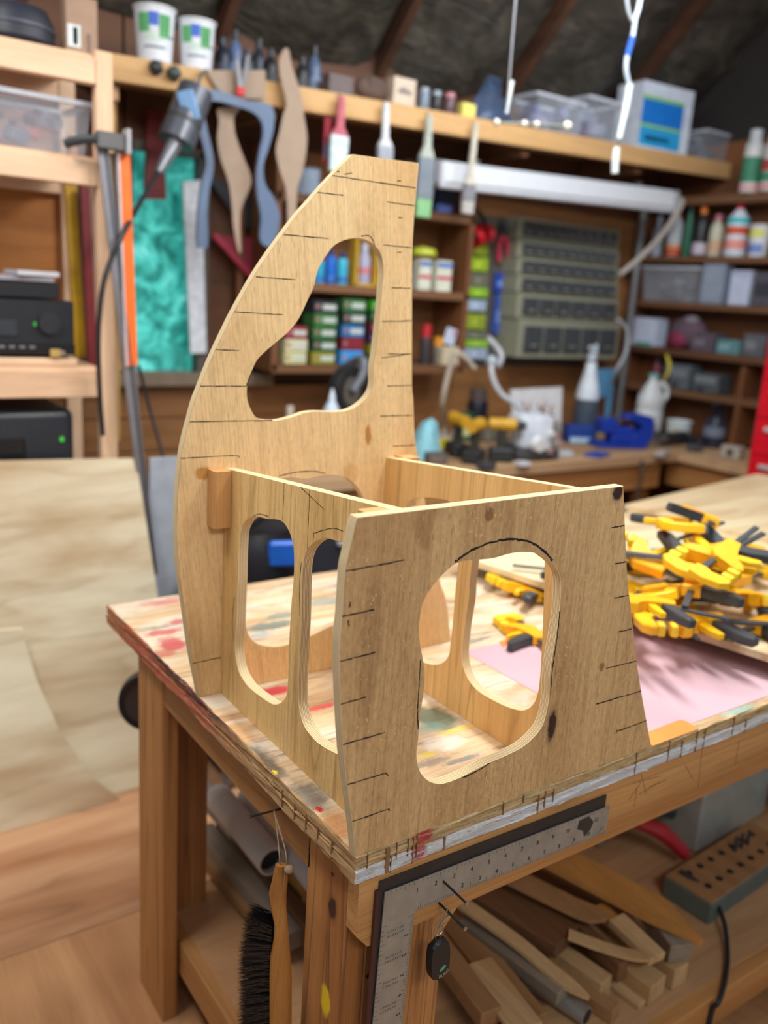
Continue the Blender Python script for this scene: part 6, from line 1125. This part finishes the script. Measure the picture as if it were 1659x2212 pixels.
for k, (px, py, rot, lb) in enumerate(((1022, 1000, 30, 'yellow and black cordless drill behind the side panel'), (1080, 996, -35, 'yellow cordless drill with dark battery next to the white machine'), (985, 985, 80, 'yellow handled tool at the left of the cordless drills'))):
    P = cb_(px, py); R_ = RZ(rot); t = thing('cordless_drill', lb, 'drill', P, 'cordless drills on the back bench'); f_ = lambda x, y, z: P+R_ @ Vector((x, y, z))
    B().box(f_(0, 0, .035), (.12, .085, .065), R_, .01).build('battery', cm((40, 42, 46), .5), t); B().box(f_(0, 0, .11), (.045, .04, .11), R_, .01).build('grip', cm((52, 50, 44), .6), t); B().cyl(f_(-.07, 0, .18), f_(.06, 0, .18), .029, .034, 16).build('motor_housing', cm((206, 156, 40), .5), t); B().cyl(f_(.06, 0, .18), f_(.11, 0, .18), .026, .018, 14).build('chuck', mDark, t); B().box(f_(.02, 0, .135), (.02, .018, .03), R_, .004).build('trigger', cm((220, 160, 30), .5), t)
P = cb_(1026, 935); bottle('can', 'black canister with clear top behind the green can', 'canister', P, .062, .26, (28, 34, 48), ((96, 84, 82), .32, .85), sh=.98)
P = cb_(1003, 950); tub('can', 'green can with cream label on the back bench', 'can', P, .05, .15, (40, 92, 62), ((150, 260, .2, .75, (206, 210, 160)),), taper=.98)
P = cb_(985, 960); bottle('bottle', 'small white bottle in front of the green can', 'bottle', P, .028, .13, (206, 214, 216), ((190, 200, 206), .25, .5))
P = cb_(1070, 950); B().box(P+Z*.035, (.26, .12, .07), RZ(5), .01).build('tool_tray', cm((120, 116, 104), .6), label='grey tool tray behind the cordless drills', cat='tray')
P = cb_(920, 992); t = thing('blue_cloth', 'light blue cloth bundle beside the chair back', 'cloth', P); b = B(); b.lathe(P, [(0, 0), (.085, 0), (.08, .05), (.055, .12), (.03, .18), (0, .2)], 18, RZ(15), .7); rj = random.Random(8)
for v in b.bm.verts: v.co += Vector(((rj.random()-.6)*.03, (rj.random()-.5)*.03, 0)) if v.co.z > P.z+.01 else Vector()
b.build('cloth', cm((140, 200, 214), .8), t)
P = cb_(957, 968); carton('yellow_box', 'small bright yellow box near the light blue cloth', 'box', P, (.075, .04, .045), (226, 210, 20), 10)
la = thing('lamp_arm', 'beige articulated lamp arm rising from the bench', 'lamp arm', cb_(955, 940)); mBe = cm((176, 164, 150), .45)
A_ = [cb_(957, 945), cb_(957, 945)+Z*.08, AY(954, 880, 2.55), AY(970, 800, 2.53), AY(984, 762, 2.52)]; B().tube(A_, .014, 8, 4).build('lower_arm', mBe, la); B().tube([A_[-1], AY(1000, 768, 2.5), AY(1026, 796, 2.48)], .013, 8, 4).build('upper_arm', mBe, la); B().lathe(A_[0], [(0, 0), (.06, 0), (.055, .02), (0, .025)], 18).build('base', mBe, la)
lb_ = thing('lamp_arm', 'pale jointed lamp arm curving toward the white machine', 'lamp arm', AY(1150, 915, 2.35)); mB2 = cm((186, 190, 198), .4)
Q_ = [AY(1054, 728, 2.6), AY(1082, 764, 2.55), AY(1076, 790, 2.5), AY(1062, 780, 2.48), AY(1064, 815, 2.45), AY(1082, 850, 2.42), AY(1112, 872, 2.38), AY(1136, 900, 2.35), AY(1152, 925, 2.34), Vector((AY(1152, 925, 2.34).x, 2.34, .004))]
B().tube(Q_, .014, 8, 4).build('arm', mB2, lb_); B().ball(Q_[3], .03, 12).build('joint', cm((176, 190, 200), .4), lb_)
# seen through the opening in the chair back
P = AY(752, 842, 2.55); wl = thing('wheel', 'black wheel with grey hub behind the chair back opening', 'wheel', (P.x, 2.55, 0)); wR = RZ(20) @ Matrix.Rotation(math.radians(90), 3, 'X'); pc_ = Vector((P.x, 2.55, P.z))
rw = .115; B().lathe(pc_, [(rw*.62, -.03), (rw*.95, -.03), (rw, -.015), (rw, .015), (rw*.95, .03), (rw*.62, .03)], 32, wR).build('tyre', cm((28, 28, 32), .6), wl); B().lathe(pc_, [(0, -.02), (rw*.62, -.02), (rw*.62, .02), (0, .02)], 28, wR).build('hub', cm((104, 98, 92), .5), wl); B().tube([pc_+Vector((.0, -.04, .0)), pc_+Vector((.05, -.04, rw*.7)), pc_+Vector((.06, .0, rw+.03)), Vector((pc_.x+.06, 2.76, .372))], .02, 8).build('fork', cm((104, 110, 120), .4), wl)
P = AY(716, 886, 2.45); P.z = .001; bottle('bottle', 'white squeeze bottle behind the chair back opening', 'bottle', P, .042, AY(716, 840, 2.45).z, (206, 222, 240), ((214, 226, 242), .13, .4), sh=.72, cone=True)
P = AY(626, 890, 2.6); B().box((P.x, 2.6, .12), (.03, .02, .236), None, .003).build('white_stick', cm((206, 196, 184), .6), label='upright white strip standing on the back bench', cat='strip')

# loose clutter along the back bench
rn = random.Random(21)
for k, (px, py, dims, c, lb) in enumerate(((940, 1000, (.10, .07, .05), (90, 80, 76), 'small grey-brown box at the left of the bench clutter'), (1050, 1012, (.09, .05, .03), (60, 62, 66), 'flat dark block at the front of the back bench'), (1108, 960, (.08, .06, .09), (76, 70, 74), 'dark block beside the white machine'), (1128, 1006, (.07, .05, .02), (196, 196, 200), 'pale flat packet at the bench front edge'), (1215, 985, (.09, .06, .03), (180, 186, 192), 'pale block between white machine and blue case'), (1290, 985, (.14, .09, .015), (40, 70, 160), 'flat blue plate in front of the vise'), (1430, 985, (.10, .05, .03), (166, 160, 156), 'pale block at the inner corner of the bench'), (1420, 950, (.09, .05, .05), (48, 50, 54), 'black block behind the vise jaw'), (1500, 975, (.08, .06, .04), (70, 72, 78), 'dark block left of the beige box'), (960, 930, (.05, .05, .12), (40, 70, 130), 'small upright blue box behind the yellow box'), (978, 940, (.04, .04, .14), (170, 80, 70), 'small upright red box behind the drills'), (1150, 945, (.09, .05, .10), (130, 90, 110), 'mauve box behind the jointed lamp arm'))):
    P = cb_(px, py); P.x = min(P.x, 3.88); P.y = min(P.y, 2.8)
    carton('bench_box', lb, 'box', P, dims, c, rn.random()*60-30, ((.15, .85, .25, .75, tuple(min(255, v+22) for v in c)),), 'loose clutter on the back bench')
